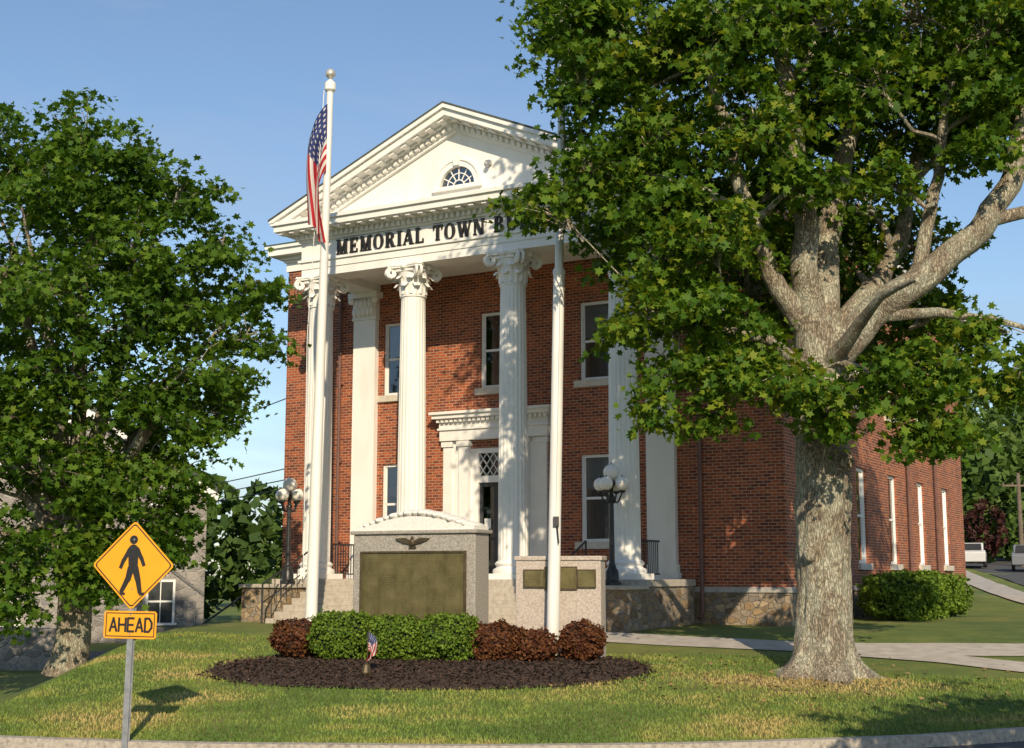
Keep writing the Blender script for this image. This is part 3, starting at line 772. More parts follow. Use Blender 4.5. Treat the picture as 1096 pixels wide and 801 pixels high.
# ------------------------------------------------------------------ flagpoles, flags
def flag_mat():
    m = NT('us_flag_cloth'); tc = m.n('ShaderNodeTexCoord'); sx = m.n('ShaderNodeSeparateXYZ'); m.l(tc.outputs['UV'], sx.inputs[0])
    s_, t_ = sx.outputs[1], sx.outputs[0]
    st = m.math('LESS_THAN', m.math('MODULO', m.math('MULTIPLY', s_, 13.0), 2.0), 1.0)
    c = m.mix(st, (.78,.76,.73), (.50,.022,.035))
    can = m.math('MULTIPLY', m.math('LESS_THAN', s_, 7/13), m.math('LESS_THAN', t_, .40))
    fx = m.math('SUBTRACT', m.math('FRACT', m.math('MULTIPLY', t_, 17.0)), .5); fy = m.math('SUBTRACT', m.math('FRACT', m.math('MULTIPLY', s_, 11.0)), .5)
    d = m.math('ADD', m.math('MULTIPLY', fx, fx), m.math('MULTIPLY', fy, fy)); star = m.math('LESS_THAN', d, .05)
    c = m.mix(can, c, m.mix(star, (.03,.045,.17), (.6,.6,.6))); m.col(c); m.r(.8)
    tr = m.n('ShaderNodeBsdfTranslucent'); m.l(c, tr.inputs[0]); mx = m.n('ShaderNodeMixShader'); mx.inputs[0].default_value = .3
    m.l(m.b.outputs[0], mx.inputs[1]); m.l(tr.outputs[0], mx.inputs[2]); m.l(mx.outputs[0], m.out.inputs[0]); return m.m
M_flag = flag_mat()
def flag(parent, x0, y0, zt, Hh, Lf, wd, ns=36, nt=60, dx=-1):
    vs = []; uv = []; fs = []
    for i in range(ns+1):
        s_ = i/ns
        for j in range(nt+1):
            t = j/nt
            x = .03+wd*(1-math.exp(-t*6))*(.35+.65*(1-s_)) + wd*.20*math.sin(s_*8+t*2.0)*min(1,3*t) + wd*.10*t*(1-s_) - wd*.35*t*t
            y = wd*.30*math.sin(s_*15+t*2.5)*min(1,4*t)+wd*.10*math.sin(t*9)
            z = zt - s_*Hh*(1-.62*t) - Lf*.93*(t**1.1)*(1-.04*s_)
            vs.append((x0+dx*x, y0+y, z)); uv.append((t, s_))
    for i in range(ns):
        for j in range(nt):
            a = i*(nt+1)+j; fs.append((a, a+1, a+nt+2, a+nt+1))
    me = bpy.data.meshes.new('flag'); me.from_pydata(vs, [], fs); ul = me.uv_layers.new(name='UVMap')
    for lp in me.loops: ul.data[lp.index].uv = uv[lp.vertex_index]
    me.shade_smooth(); me.materials.append(M_flag)
    o = bpy.data.objects.new('flag', me); sc.collection.objects.link(o); wparent(o, parent)
fx, fy = -4.97, 34.0; gz = H(fx, fy); E = empty('flagpole', (fx, fy, gz))
m = MB(); tx = -4.76
def pp(t): return (fx+(tx-fx)*t, fy, gz+(12.55-gz)*t)
m.tube([pp(i/12) for i in range(13)], [.155-.07*(i/12) for i in range(13)], 20)
m.lathe([(.26,-.1),(.26,.06),(.19,.16),(.17,.3)], (fx,fy,gz), 20)
m.lathe([(.10,0),(.15,.05),(.15,.24),(.08,.30),(.04,.34)], (tx,fy,12.5), 16)
wparent(m.obj('pole', M_pole, smooth=True), E)
m = MB(); m.sphere((tx,fy,13.0),.135,18,12); m.lathe([(.03,0),(.03,.2)], (tx,fy,12.75), 8); wparent(m.obj('ball_finial', M_gold, smooth=True), E)
m = MB(); m.tube([(tx-.14,fy-.13,12.5),(fx-.22,fy-.17,6),(fx-.19,fy-.17,gz+1.4)], .010, 5); m.box(fx-.26,fx-.14,fy-.2,fy-.14,gz+1.3,gz+1.5); wparent(m.obj('halyard', M_pole), E)
flag(E, tx-.0, fy-.24, 12.10, 1.75, 3.45, .48)

fx2, fy2 = .83, 28.3; gz = H(fx2, fy2); E = empty('flagpole', (fx2, fy2, gz))
m = MB()
def pp(z): return (fx2+.30*(z-gz)/14, fy2, z)
m.tube([pp(gz-.1), pp(gz+2), pp(6.35)], [.135,.13,.12], 20); m.tube([pp(6.35), pp(6.42), pp(6.5), pp(11), pp(17)], [.135,.135,.09,.08,.06], 16)
m.sphere(pp(17.1), .13, 14, 10)
wparent(m.obj('pole', M_pole, smooth=True), E)
m = MB(); m.tube([(fx2+.08,fy2-.17,gz+2.85),(fx2+.22,fy2-.19,7),(fx2+.3,fy2-.12,12),(fx2+.34,fy2-.08,16.8)], .007, 5); wparent(m.obj('halyard', M_pole), E)
m = MB(); m.box(fx2+.02,fx2+.14,fy2-.20,fy2-.12,gz+2.75,gz+2.95)
m.tube([(fx2+.08,fy2-.17,gz+2.85),(fx2+.13,fy2-.19,gz+2.4),(fx2+.09,fy2-.16,gz+2.9)], .015, 5)
wparent(m.obj('cleat', M_black), E)

sx0, sy0 = -2.72, 25.85; gz = H(sx0, sy0); E = empty('small_grave_flag', (sx0, sy0, gz))
m = MB(); m.tube([(sx0,sy0,gz),(sx0+.03,sy0,gz+.92)], .012, 6); m.sphere((sx0+.03,sy0,gz+.94),.02,8,6); m.lathe([(.09,.1),(.1,.16),(.07,.3),(.03,.32)], (sx0,sy0,gz), 10)
wparent(m.obj('stick', M_bronze2), E); flag(E, sx0-.02, sy0, gz+.9, .34, .46, .17, 14, 20, 1)

# ------------------------------------------------------------------ pedestrian sign
sx0, sy0 = -5.62, 20.3; E = empty('pedestrian_crossing_sign', (sx0, sy0, 0), -.20)
E.rotation_euler = (0, rad(.8), -.20)
M_yel = nmat('sign_yellow', [(.3,(.80,.33,.010)),(.7,(.86,.37,.012))], 3, .45)
def rdiam(h, r):
    pts = []
    for k in range(4):
        a = math.pi/2*k; cx_, cz_ = (h-r*1.414)*math.cos(a), (h-r*1.414)*math.sin(a)
        for i in range(7):
            b = a-math.pi/4+math.pi/2*i/6; pts.append((cx_+r*math.cos(b), cz_+r*math.sin(b)))
    return pts
m = MB(); zc_ = .14; m.prism([(x,zc_+z) for x,z in rdiam(.66,.06)], -.003, .0)
m.prism([(-.42+.03,-.93),(.42-.03,-.93),(.42,-.90),(.42,-.56),(.39,-.53),(-.39,-.53),(-.42,-.56),(-.42,-.90)], -.003, .0)
m.obj('sign_panels', M_yel, E)
m = MB(); o_ = rdiam(.625,.05); i_ = rdiam(.60,.045); n = len(o_)
for k in range(n):
    a, b = k, (k+1)%n; m.prism([(o_[a][0],zc_+o_[a][1]),(o_[b][0],zc_+o_[b][1]),(i_[b][0],zc_+i_[b][1]),(i_[a][0],zc_+i_[a][1])], -.0045, -.0031)
for a,b,c,d in ((-.39,.39,-.57,-.555),(-.39,.39,-.905,-.89),(-.39,-.375,-.89,-.57),(.375,.39,-.89,-.57)): m.prism([(a,c),(b,c),(b,d),(a,d)], -.0045, -.0031)
m.obj('sign_border', M_letter, E)
m = MB(); q = 0
def limb(x0,z0,x1,z1,w0,w1):
    global q
    q += 1; d = Vector((x1-x0,z1-z0)).normalized(); nx, nz = -d.y, d.x
    pts = [(x0+nx*w0,z0+nz*w0),(x0-nx*w0,z0-nz*w0),(x1-nx*w1,z1-nz*w1),(x1+nx*w1,z1+nz*w1)]
    m.prism([(a,zc_+b) for a,b in pts], -.0050-.0002*q, -.0032)
def disc(x,z,r):
    global q
    q += 1; m.prism([(x+r*math.cos(i*math.pi/10), zc_+z+r*math.sin(i*math.pi/10)) for i in range(20)], -.0050-.0002*q, -.0032)
disc(-.01,.375,.066)
limb(-.01,.25,.0,-.02,.085,.075); disc(-.01,.225,.082); disc(0,-.02,.075)
limb(-.06,.24,-.155,.07,.036,.032); limb(-.155,.08,-.205,-.05,.032,.026); disc(-.155,.075,.033)
limb(.045,.25,.125,.10,.036,.032); limb(.125,.11,.175,-.01,.032,.026); disc(.125,.105,.033)
limb(-.03,-.03,-.075,-.22,.055,.045); limb(-.075,-.2,-.175,-.40,.043,.032); disc(-.075,-.21,.045); limb(-.19,-.405,-.11,-.425,.022,.02)
limb(.03,-.03,.085,-.21,.055,.045); limb(.085,-.2,.13,-.41,.043,.032); disc(.085,-.205,.045); limb(.115,-.42,.20,-.415,.022,.02)
m.obj('walking_figure_symbol', M_letter, E)
m = MB(); q = 0
def seg(x0,z0,x1,z1,w=.017):
    global q
    q += 1; d = Vector((x1-x0,z1-z0)).normalized(); nx, nz = -d.y*w, d.x*w; ex, ez = d.x*w*.6, d.y*w*.6
    m.prism([(x0+nx-ex,z0+nz-ez),(x0-nx-ex,z0-nz-ez),(x1-nx+ex,z1-nz+ez),(x1+nx+ex,z1+nz+ez)], -.0050-.0001*q, -.0032)
hL = .19; wl = .105; zb = -.825; x = -.32; stp = .142
seg(x,zb,x+wl/2,zb+hL); seg(x+wl/2,zb+hL,x+wl,zb); seg(x+.02,zb+.06,x+wl-.02,zb+.06); x += stp
seg(x,zb,x,zb+hL); seg(x+wl,zb,x+wl,zb+hL); seg(x,zb+hL/2,x+wl,zb+hL/2); x += stp
seg(x,zb,x,zb+hL); seg(x,zb,x+wl*.9,zb); seg(x,zb+hL,x+wl*.9,zb+hL); seg(x,zb+hL/2,x+wl*.8,zb+hL/2); x += stp-.01
seg(x,zb,x+wl/2,zb+hL); seg(x+wl/2,zb+hL,x+wl,zb); seg(x+.02,zb+.06,x+wl-.02,zb+.06); x += stp
seg(x,zb,x,zb+hL); seg(x,zb+hL,x+wl*.6,zb+hL); seg(x,zb,x+wl*.6,zb); seg(x+wl*.6,zb+hL,x+wl,zb+hL*.68); seg(x+wl,zb+hL*.68,x+wl,zb+hL*.3); seg(x+wl,zb+hL*.3,x+wl*.6,zb)
m.obj('ahead_lettering', M_letter, E)
m = MB(); m.box(-.045,.045,.01,.018,-2.6,.62); m.box(-.045,-.037,.018,.05,-2.6,.62); m.box(.037,.045,.018,.05,-2.6,.62)
m.box(-.06,-.045,.05,.055,-2.6,.62); m.box(.045,.06,.05,.055,-2.6,.62); m.obj('steel_post', M_steel, E)
m = MB()
for z in (.52,-.2,-.58,-.86): m.prism([(.013*math.cos(i*math.pi/5), z+.013*math.sin(i*math.pi/5)) for i in range(10)], -.012, -.008)
m.obj('bolts', M_steel, E)

# ------------------------------------------------------------------ shrubs
def shrub(name, x, y, rx, ry, h, mat, core, nl, ls, boxy=.0):
    gz = H(x,y)+.05; e = empty(name, (x,y,gz)); c = MB()
    def dp(d): return .84+.10*noise.noise(d*2.2+Vector((x*3,y,0)))
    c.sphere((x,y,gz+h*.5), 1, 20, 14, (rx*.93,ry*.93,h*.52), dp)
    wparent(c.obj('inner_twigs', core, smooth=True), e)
    P = []; O = []
    while len(P) < nl:
        d = rng.normal(size=3); d /= np.linalg.norm(d); r = 1-abs(rng.normal())*.10
        k = .95+.26*noise.noise(Vector(d)*2.2+Vector((x*3,y,0)))+.16*noise.noise(Vector(d)*7+Vector((x,y,5)))
        r = r*k + (.10*rng.random() if rng.random() < .06 else 0)
        if boxy: f_ = 1/max(abs(d[0]),abs(d[1]),abs(d[2])); r *= 1+boxy*(f_-1)
        p = (x+d[0]*rx*r, y+d[1]*ry*r, gz+h*.5+d[2]*h*.5*r)
        if p[2] > gz-.02: P.append(p); O.append(d)
    leafmesh('leaves', P, ls, mat, e, .4, out=np.array(O)*1.5)
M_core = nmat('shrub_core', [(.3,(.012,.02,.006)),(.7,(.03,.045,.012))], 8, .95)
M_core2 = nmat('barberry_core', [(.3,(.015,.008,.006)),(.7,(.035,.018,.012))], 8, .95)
shrub('barberry_shrub', -4.35, 28.2, .62,.55,.86, M_barb, M_core2, 4600, .06)
shrub('boxwood_shrub', -3.45, 27.95, .70,.6,1.02, M_box, M_core, 7500, .055, .3)
shrub('boxwood_shrub', -2.35, 27.85, .72,.6,.94, M_box, M_core, 7500, .055, .3)
shrub('boxwood_shrub', -1.30, 27.75, .74,.62,1.00, M_box, M_core, 7500, .055, .3)
shrub('barberry_shrub', -.36, 27.7, .64,.55,.84, M_barb, M_core2, 5200, .06)
shrub('barberry_shrub', .42, 27.6, .50,.5,.70, M_barb, M_core2, 4200, .06)
shrub('barberry_shrub', 1.42, 27.9, .50,.48,.84, M_barb, M_core2, 4200, .06)
for i,w in enumerate((5.0,6.2,7.4,8.6,9.8)):
    x, y = bw(UR+1.6, WV+w); shrub('boxwood_hedge', x, y, .95,.95,1.25+.08*(i%2), M_box, M_core, 5500, .10, .7)

# ------------------------------------------------------------------ trees
def crown(name, e, lobes, limbs, mat, leafs, ncl, nlf, clr, yst=1.5, bk=None, shape=MAPLE, zhid=99):
    P = []; O = []
    nodes = [(Vector(p), r) for path, rads in limbs for p, r in zip(path, rads)]
    for (x,y,z,r) in lobes:
        c = Vector((x,y,z)); best = None
        for p, rr in nodes:
            d = (p-c).length + (2.5*max(0, p.z-z+.3))
            if best is None or d < best[0]: best = (d, p, rr)
        p, rr = best[1], best[2]
        mid = (p+c)/2+Vector((rng.normal()*.25, rng.normal()*.25, -.1+rng.normal()*.2)); q1 = p.lerp(mid,.5)+Vector((rng.normal(),rng.normal(),rng.normal()))*.1
        r0 = min(rr*.6, .10); bk.tube([p, q1, mid, mid.lerp(c,.55)+Vector((0,0,.12)), c], [r0, r0*.85, r0*.65, r0*.5, .02], 7)
        hid = z > zhid
        for k in range(max(6, int(ncl*r**1.7*(.5 if hid else 1)))):
            d = Vector(rng.normal(size=3)).normalized(); q = r*rng.random()**.40
            g = 1+.55*noise.noise(d*1.9+c)
            cc = c+Vector((d.x*q*g, d.y*q*g*yst, d.z*q*g*.85))
            if not hid:
                s0 = c.lerp(mid, rng.random()*.6); m1 = s0.lerp(cc,.5)+Vector((0,0,.1))
                bk.tube([s0, m1, cc], [.022,.014,.006], 3)
            m_ = int(nlf*(.4+1.2*rng.random()))
            off = rng.normal(size=(m_,3))*np.array([clr,clr,clr*.42]); off[:,2] -= .3*np.hypot(off[:,0],off[:,1])
            P.append(np.array(cc)+off)
            o_ = np.array((d.x,d.y,d.z))*.8; O.append(np.repeat(o_[None],m_,0))
    P = np.concatenate(P); O = np.concatenate(O)
    leafmesh('foliage', P, leafs, mat, e, .8, out=O, shape=shape)
    return bk, len(P)

bx, by = 6.12, 26.9; gz = H(bx, by)
E = empty('maple_tree', (bx, by, gz))
bk = MB()
pts = []; rads = []; N_ = 110
for i in range(N_+1):
    t = i/N_; z = gz-.15+t*(5.0-gz+.15); pts.append((bx-.04+.05*math.sin(t*3)+.10*t, by+.06*math.sin(t*2.2), z))
    h_ = z-gz; rads.append(.565+.34*math.exp(-max(0,h_)/.24)+.05*math.exp(-((h_-3.6)/.8)**2)-.02*h_+.08*sm((h_-5.0)/1.6))
def bd(t, p):
    fl_ = math.exp(-max(0,p.z-gz)/.45)
    return (1+.06*noise.noise(Vector((math.cos(t)*6,math.sin(t)*6,p.z*1.1)))+.045*noise.noise(Vector((math.cos(t)*14,math.sin(t)*14,p.z*3.2)))
            +.12*noise.noise(Vector((math.cos(t)*1.5,math.sin(t)*1.5,p.z*.9))) + .22*fl_*math.sin(5*t+1))
bk.tube(pts, rads, 90, bd)
bk.sphere((bx+.42,by-.42,2.2),.16,12,8,(1,.6,1.2)); bk.sphere((bx-.35,by-.45,.4),.12,12,8,(1,.6,1.3))
for k in range(6):
    a = k*1.05+.4; P_ = []; R_ = []
    for i in range(6):
        q = .45+i*.17; x = bx+q*math.cos(a+.1*i); y = by+q*math.sin(a+.1*i); P_.append((x,y,H(x,y)+.05-.025*i)); R_.append(.14-.022*i)
    bk.tube(P_, R_, 10)
limbs = [
 ([(6.12,26.9,4.3),(6.0,26.8,5.5),(5.85,26.5,6.8),(5.75,26.3,8.0),(5.45,26,9.8),(5.2,25.8,12),(5.0,25.6,14.5)], [.42,.31,.25,.22,.17,.12,.06]),
 ([(6.2,27,4.3),(6.35,27.2,5.5),(6.6,27.5,6.8),(6.9,27.7,8.2),(7.35,27.9,10),(7.9,28,12.2),(8.2,28.2,15)], [.44,.34,.27,.23,.18,.12,.05]),
 ([(6.35,26.9,4.2),(7.1,26.6,5.1),(7.9,26.4,5.7),(8.6,26.2,6.2),(9.4,26,6.9),(9.95,26,7.9),(10.3,26,9.4),(10.5,26,11),(10.9,26,12.5)], [.40,.33,.30,.27,.24,.21,.16,.11,.06]),
 ([(6.5,27.1,4.5),(7.4,27.7,5.7),(8.2,28.3,6.8),(8.8,28.7,8.5),(9.4,29,11)], [.30,.22,.18,.14,.07]),
 ([(6.1,26.9,4.7),(5.4,26.6,5.7),(4.8,26.3,7.0),(4.3,26.1,8.4),(3.9,26,10.4),(3.4,26,12.5)], [.28,.20,.16,.13,.10,.05]),
 ([(4.8,26.3,7.0),(3.8,26.5,7.7),(2.8,26.6,8.0),(1.6,26.6,8.3)], [.12,.09,.06,.03]),
 ([(5.95,26.8,4.0),(5.1,26.2,4.5),(4.2,25.8,4.7),(3.2,25.5,4.6)], [.16,.11,.08,.04]),
 ([(6.1,27.2,4.6),(5.6,28.4,6.0),(5.2,29.4,8.0),(5,30.2,10.5)], [.28,.2,.15,.08]),
 ([(6.3,26.6,4.2),(6.6,25.6,4.7),(6.9,24.6,5.1),(7.2,23.6,5.2)], [.18,.12,.08,.04]),
 ([(9.4,26,6.9),(10.4,26.2,7.2),(11.5,26.4,7.9),(13,26.5,8.5)], [.15,.12,.08,.04]),
 ([(7.9,26.4,5.7),(8.4,26.3,7.2),(8.6,26.2,8.6),(9.0,26.1,10.5)], [.16,.13,.10,.05]),
 ([(7.1,26.6,5.1),(8.3,26.1,5.1),(9.3,25.8,4.9),(10.2,25.8,4.6)], [.13,.10,.07,.03]),
]
for p_, r_ in limbs:
    Q = []; Rq = []
    for i in range(len(p_)-1):
        a, b = Vector(p_[i]), Vector(p_[i+1])
        for k in range(4):
            t = k/4; pnt = a.lerp(b,t); Q.append(pnt+Vector((noise.noise(pnt*1.3),noise.noise(pnt*1.3+Vector((5,5,5))),0))*.16*(1 if (i+k) else 0)); Rq.append(r_[i]+(r_[i+1]-r_[i])*t)
    Q.append(Vector(p_[-1])); Rq.append(r_[-1])
    bk.tube(Q, Rq, 16, lambda t,p: 1+.13*noise.noise(Vector((math.cos(t)*2.5,math.sin(t)*2.5,p.z*1.5+p.x))))
lob = [(1.25,26.6,11.4,1.15),(1.5,26.3,9.9,.95),(2.9,26.5,10.7,1.35),(4.4,25.8,10.7,1.45),(6.2,25.6,11.2,1.4),(8.0,26.2,11.2,1.4),(9.7,26,10.8,1.35),(11.3,26,10.2,1.4),
 (2.2,27,13.6,1.6),(.9,26.5,14.2,1.4),(1.4,23.6,15.4,1.5),(3.4,23.2,15.8,1.7),(1.8,28.5,16.0,1.5),(4.3,26.5,14.2,1.8),(6.5,27,14.4,2.0),(8.8,27,14.0,1.9),(10.9,27,13.2,1.8),(5.2,27,17,1.8),(7.6,27.3,17,1.9),(9.7,27,16,1.6),
 (.65,26.6,7.35,.72),(1.65,26.5,8.05,.9),(2.9,26.4,8.9,1.05),(3.0,26.3,7.4,1.0),(2.9,25.9,6.1,.8),(3.9,25.7,6.6,.95),(2.6,25.6,5.0,.6),(3.6,25.4,5.1,.8),
 (2.9,25.4,3.9,.6),(4.2,25.4,4.0,.85),(3.8,25.2,3.0,.5),(2.7,25.4,3.1,.35),(5.2,25.2,3.6,.85),(5.9,24.9,2.9,.65),(6.7,24.7,3.6,.75),(7.4,25.0,3.0,.75),(8.3,25.4,3.9,.9),(8.1,25.2,2.75,.5),(9.7,25.7,3.75,.5),(9.3,26,4.7,.6),(10.2,25.8,4.3,.5),
 (4.7,25.8,8.8,1.25),(4.8,27.6,6.7,1.2),(5.0,28.5,5.2,1.15),(7.6,28.8,8.0,1.1),(8.9,28.6,5.4,.95),(8.3,28.8,9.5,1.25),(6.2,29.5,9.4,1.5),(6.3,29.3,6.6,1.3),(4.0,29.3,8.8,1.5),
 (6.9,25.2,9.5,1.0),(9.9,28,9.6,.95),(10.9,26.3,9.0,.8),(12.3,26.3,8.2,1.3),(12.2,26,6.2,1.0),(12.8,26.5,10.8,1.6),(10.2,28.8,11.7,1.5),(7.6,28.5,4.8,1.1),
 (3.4,28.3,11.4,1.5),(5.6,28,12.4,1.6),
 (7.6,29.6,6.4,1.15),(8.9,29.2,7.2,1.0),(7.3,25.7,7.6,.55),(9.1,25.5,8.2,.65),(7.0,29.4,10.8,1.3),(9.2,28.5,11.0,1.2),(9.3,25.8,9.4,.8),(5.6,25.2,7.4,.6),(5.3,29.5,7.8,1.2),
 (1.7,29.4,9.1,.85),(1.5,29.0,11.2,1.0),(2.3,29.9,7.6,.85),(1.5,28.6,12.8,1.2),(3.2,29.6,9.8,1.2),(3.4,29.9,6.4,.9),(2.4,29.4,5.3,.5)]
bk, nl = crown('maple', E, lob, limbs, M_leaf, .19, 27, 42, .25, 1.35, bk, MAPLE, 13.3)
wparent(bk.obj('trunk_and_limbs', M_bark, smooth=True), E)

# left tree
bx, by = -10.75, 33.5; gz = H(bx, by)
E = empty('maple_tree', (bx, by, gz)); bk = MB()
pts = [(bx+.1*math.sin(i*.5), by, gz-.1+i*.45) for i in range(13)]; bk.tube(pts, [.60 if i==0 else .44-.012*i for i in range(13)], 28, lambda t,p: 1+.10*noise.noise(Vector((math.cos(t)*4,math.sin(t)*4,p.z))))
T_ = Vector(pts[-1])
limbs = []
for dx,dy,dz in ((0,0,8),(2.4,-.6,6.5),(-2.6,.4,6.5),(3.6,.6,3.5),(-4,-.6,3.6),(1.0,2.4,6),(-.8,-2.2,5.5),(3.0,-1.8,1.6),(-3,-1.6,1.5),(2.0,-1.0,-.6),(-1.6,-1.2,-.8)):
    path = []; rd = []
    for i in range(7):
        t = i/6; path.append(T_+Vector((dx*t, dy*t, -2.2*(1-t)+ (dz+.2)*t**(.8)))+Vector((noise.noise(Vector((dx,t*3,1))),noise.noise(Vector((dy,t*3,4))),0))*.5*t); rd.append(.20*(1-t)+.025)
    limbs.append((path, rd)); bk.tube(path, rd, 10)
lob = [(-12.5,33.5,10.5,1.6),(-10.7,33.3,11.0,1.3),(-9.4,33,10.3,1.1),(-8.3,33,9.4,1.0),(-7.3,33,8.3,1.0),(-6.6,33,7.1,.85),(-6.35,33,5.9,.75),(-7.2,32.6,4.9,1.0),(-7.6,32.4,3.6,.85),(-8.0,32.3,2.4,.9),(-8.2,32.4,1.3,.8),(-8.7,32.3,.45,.75),
 (-9.4,32.2,7.6,1.6),(-10.5,32,4.8,1.5),(-11,31.8,2.4,1.3),(-12.5,32,7.2,1.8),(-13,32,4.2,1.8),(-12.9,31.8,1.6,1.3),(-14.7,33,9,1.7),(-15.2,33,5.4,2.0),(-10.6,31.8,.5,.9),(-9.2,31.6,5.9,1.2),(-12.2,31.5,.1,.9),(-14.5,32,2.3,1.6),
 (-11,35.5,8.8,1.7),(-8.6,35.2,7,1.4),(-13.4,35.5,7,1.7),(-9.5,35.2,3.8,1.4),(-12.4,35.3,3.8,1.5),(-8.0,35,5,1.0),(-9.6,32.5,2.6,.9),(-8.4,32.0,6.4,.9),(-10.2,32.5,9.2,1.1),(-11.6,31.7,9.2,1.1),
 (-9.6,32.2,-.25,.6),(-11.4,31.4,-.55,.7),(-13.2,31.6,-.5,.8),(-7.0,32.8,3.9,.6),(-9.0,34.5,1.0,.9),(-12,34.5,.9,1.1),
 (-9.0,31.6,4.0,.9),(-9.3,31.7,1.6,.8),(-8.4,31.9,4.6,.7),(-11.6,31.2,3.6,1.0),(-10.9,31.2,6.6,1.1),(-9.7,32,.6,.8)]
bk, nl = crown('maple2', E, lob, limbs, M_leaf2, .205, 18, 42, .29, 1.2, bk)
wparent(bk.obj('trunk_and_limbs', M_bark, smooth=True), E)

# street tree just outside the frame (its shade lies on the lawn)
bx, by = 9.0, 14.6; gz = -2.6
E = empty('street_tree', (bx, by, gz)); bk = MB(); pts = [(bx,by,gz+i*.4) for i in range(9)]; bk.tube(pts, [.14-.008*i for i in range(9)], 12)
limbs = [([Vector(pts[-2]), Vector(pts[-2])+Vector((dx,dy,1.2))],[.06,.02]) for dx,dy in ((1,.3),(-1,.2),(.1,1),(0,-1))]
lob = [(8.2,14.8,1.6,1.0),(9.6,15,1.9,1.1),(9.2,15.0,2.7,1.1),(7.6,14.6,2.2,.8),(10.4,14.8,2.5,.9),(7.3,14.0,1.5,.75),(8.4,13.6,2.2,.9),(11.2,15.0,1.9,.9),(9.8,13.4,1.6,.9),(6.7,13.2,1.7,.7),(6.9,12.6,2.5,.8),(8.0,12.6,2.9,.9),(6.3,12.0,2.0,.7)]
bk, nl = crown('st', E, lob, limbs, M_leaf2, .18, 18, 28, .24, 1.1, bk, KITE); wparent(bk.obj('trunk_and_limbs', M_bark), E)

# distant tree masses
P = []
def blob(x,y,zb,h,r,nl):
    for _ in range(nl):
        d = rng.normal(size=3); d /= np.linalg.norm(d); k = 1+.35*noise.noise(Vector(d)*2+Vector((x,y,0)))
        P.append((x+d[0]*r*k, y+d[1]*r*k, zb+h*.5+d[2]*h*.5*k))
def cone(x,y,zb,h,r,nl):
    for _ in range(nl):
        t = rng.random()**1.4; a = rng.random()*6.283; rr = r*(1-t)*(.75+.4*math.sin(t*h*4)); P.append((x+rr*math.cos(a), y+rr*math.sin(a), zb+.6+t*h))
for i in range(60):
    x = -150+i*4.6; y = 118+rng.normal()*5
    if x < 28:
        h = 6.5+rng.random()*2.2
        if rng.random() < .5: cone(x,y,-1.6,h+1.2,2.2,420)
        blob(x+1,y+3,-1.6,h*.9,3.2,520)
    else:
        h = 14+rng.random()*4; blob(x,y+rng.normal()*6+12,1.5,h,4.6,1700); blob(x+2,y+20,1.5,h+1,5.0,1200)
for i in range(10): x = 33+i*3.3; blob(x, 96+i*.8+rng.random()*6, 1.2, 7+rng.random()*3, 2.8, 900)
for i in range(8): x = -34+i*4.0; blob(x, 78+rng.random()*5, -2, 6+rng.random()*2, 2.8, 600)
leafmesh('distant_trees', np.array(P), .75, M_far, None, .5)
P = []
blob(33.0,95,1.3,3.8,1.3,700); leafmesh('purple_plum_tree', np.array(P), .4, M_plum, None, .4)

# ------------------------------------------------------------------ stone house, walls, background bits
E = empty('stone_house', (-17.9, 57, -3.0), rad(16))
m = MB(); m.prism([(-5,0),(5,0),(5,6.7),(0,9.9),(-5,6.7)], 0, 12); m.obj('stone_walls', M_stone, E)
m = MB()
for s_ in (-1,1): m.prism([(0,9.92),(0,10.15),(s_*5.5,6.65),(s_*5.5,6.42)], -.35, 12.3)
m.obj('roof', M_roof, E)
m = MB()
for s_ in (-1,1): m.prism([(0,9.62),(0,9.91),(s_*5.48,6.41),(s_*5.4,6.14)], -.36, -.2)
hwn = ((3.2,1.0),(3.2,4.2),(-.2,1.0),(-.2,4.2),(-3,1.0))
for x,z in hwn:
    m.box(x-.6,x-.5,-.08,.02,z,z+1.8); m.box(x+.5,x+.6,-.08,.02,z,z+1.8); m.box(x-.5,x+.5,-.08,.02,z+1.7,z+1.8); m.box(x-.7,x+.7,-.12,.02,z-.1,z); m.box(x-.5,x+.5,-.06,.02,z+.85,z+.93); m.box(x-.02,x+.02,-.055,.02,z,z+1.7)
m.obj('white_trim', M_trim2, E)
m = MB()
for x,z in hwn: m.box(x-.5,x+.5,-.03,.01,z,z+1.7)
m.obj('window_glass', nmat('dark_glass', [(.3,(.03,.035,.04)),(.7,(.06,.065,.07))], 2, .1), E)

m = MB(); m.prism([(-30,-4),(-13.2,-4),(-13.2,-1.6),(-30,-1.2)], 41.0, 41.5); m.obj('stone_retaining_wall', M_stone, None)
m = MB(); m.tube([(-9.6,42,-1.6),(-8.0,43,-.35),(-7.2,43.3,-.35)], .035, 6); m.tube([(-8.0,43,-.35),(-8.0,43,-1.4)], .03, 6); m.tube([(-9.5,42,-1.55),(-9.5,42,-2.6)], .03, 6)
m.obj('iron_handrail', M_black, None)
M_wood = nmat('utility_wood', [(.3,(.10,.075,.055)),(.7,(.19,.15,.115))], 6, .9)
def upole(x,y,h):
    g = H(x,y); e = empty('utility_pole', (x,y,g)); m = MB(); m.tube([(x,y,g-.2),(x,y,g+h)], [.17,.12], 10); m.box(x-1.1,x+1.1,y-.06,y+.06,g+h-.9,g+h-.78)
    for q in (-1,-.4,.4,1): m.lathe([(.05,0),(.05,.16)], (x+q,y,g+h-.78), 8)
    wparent(m.obj('pole_and_crossarm', M_wood), e)
upole(33.6,90,6.2)
m = MB()
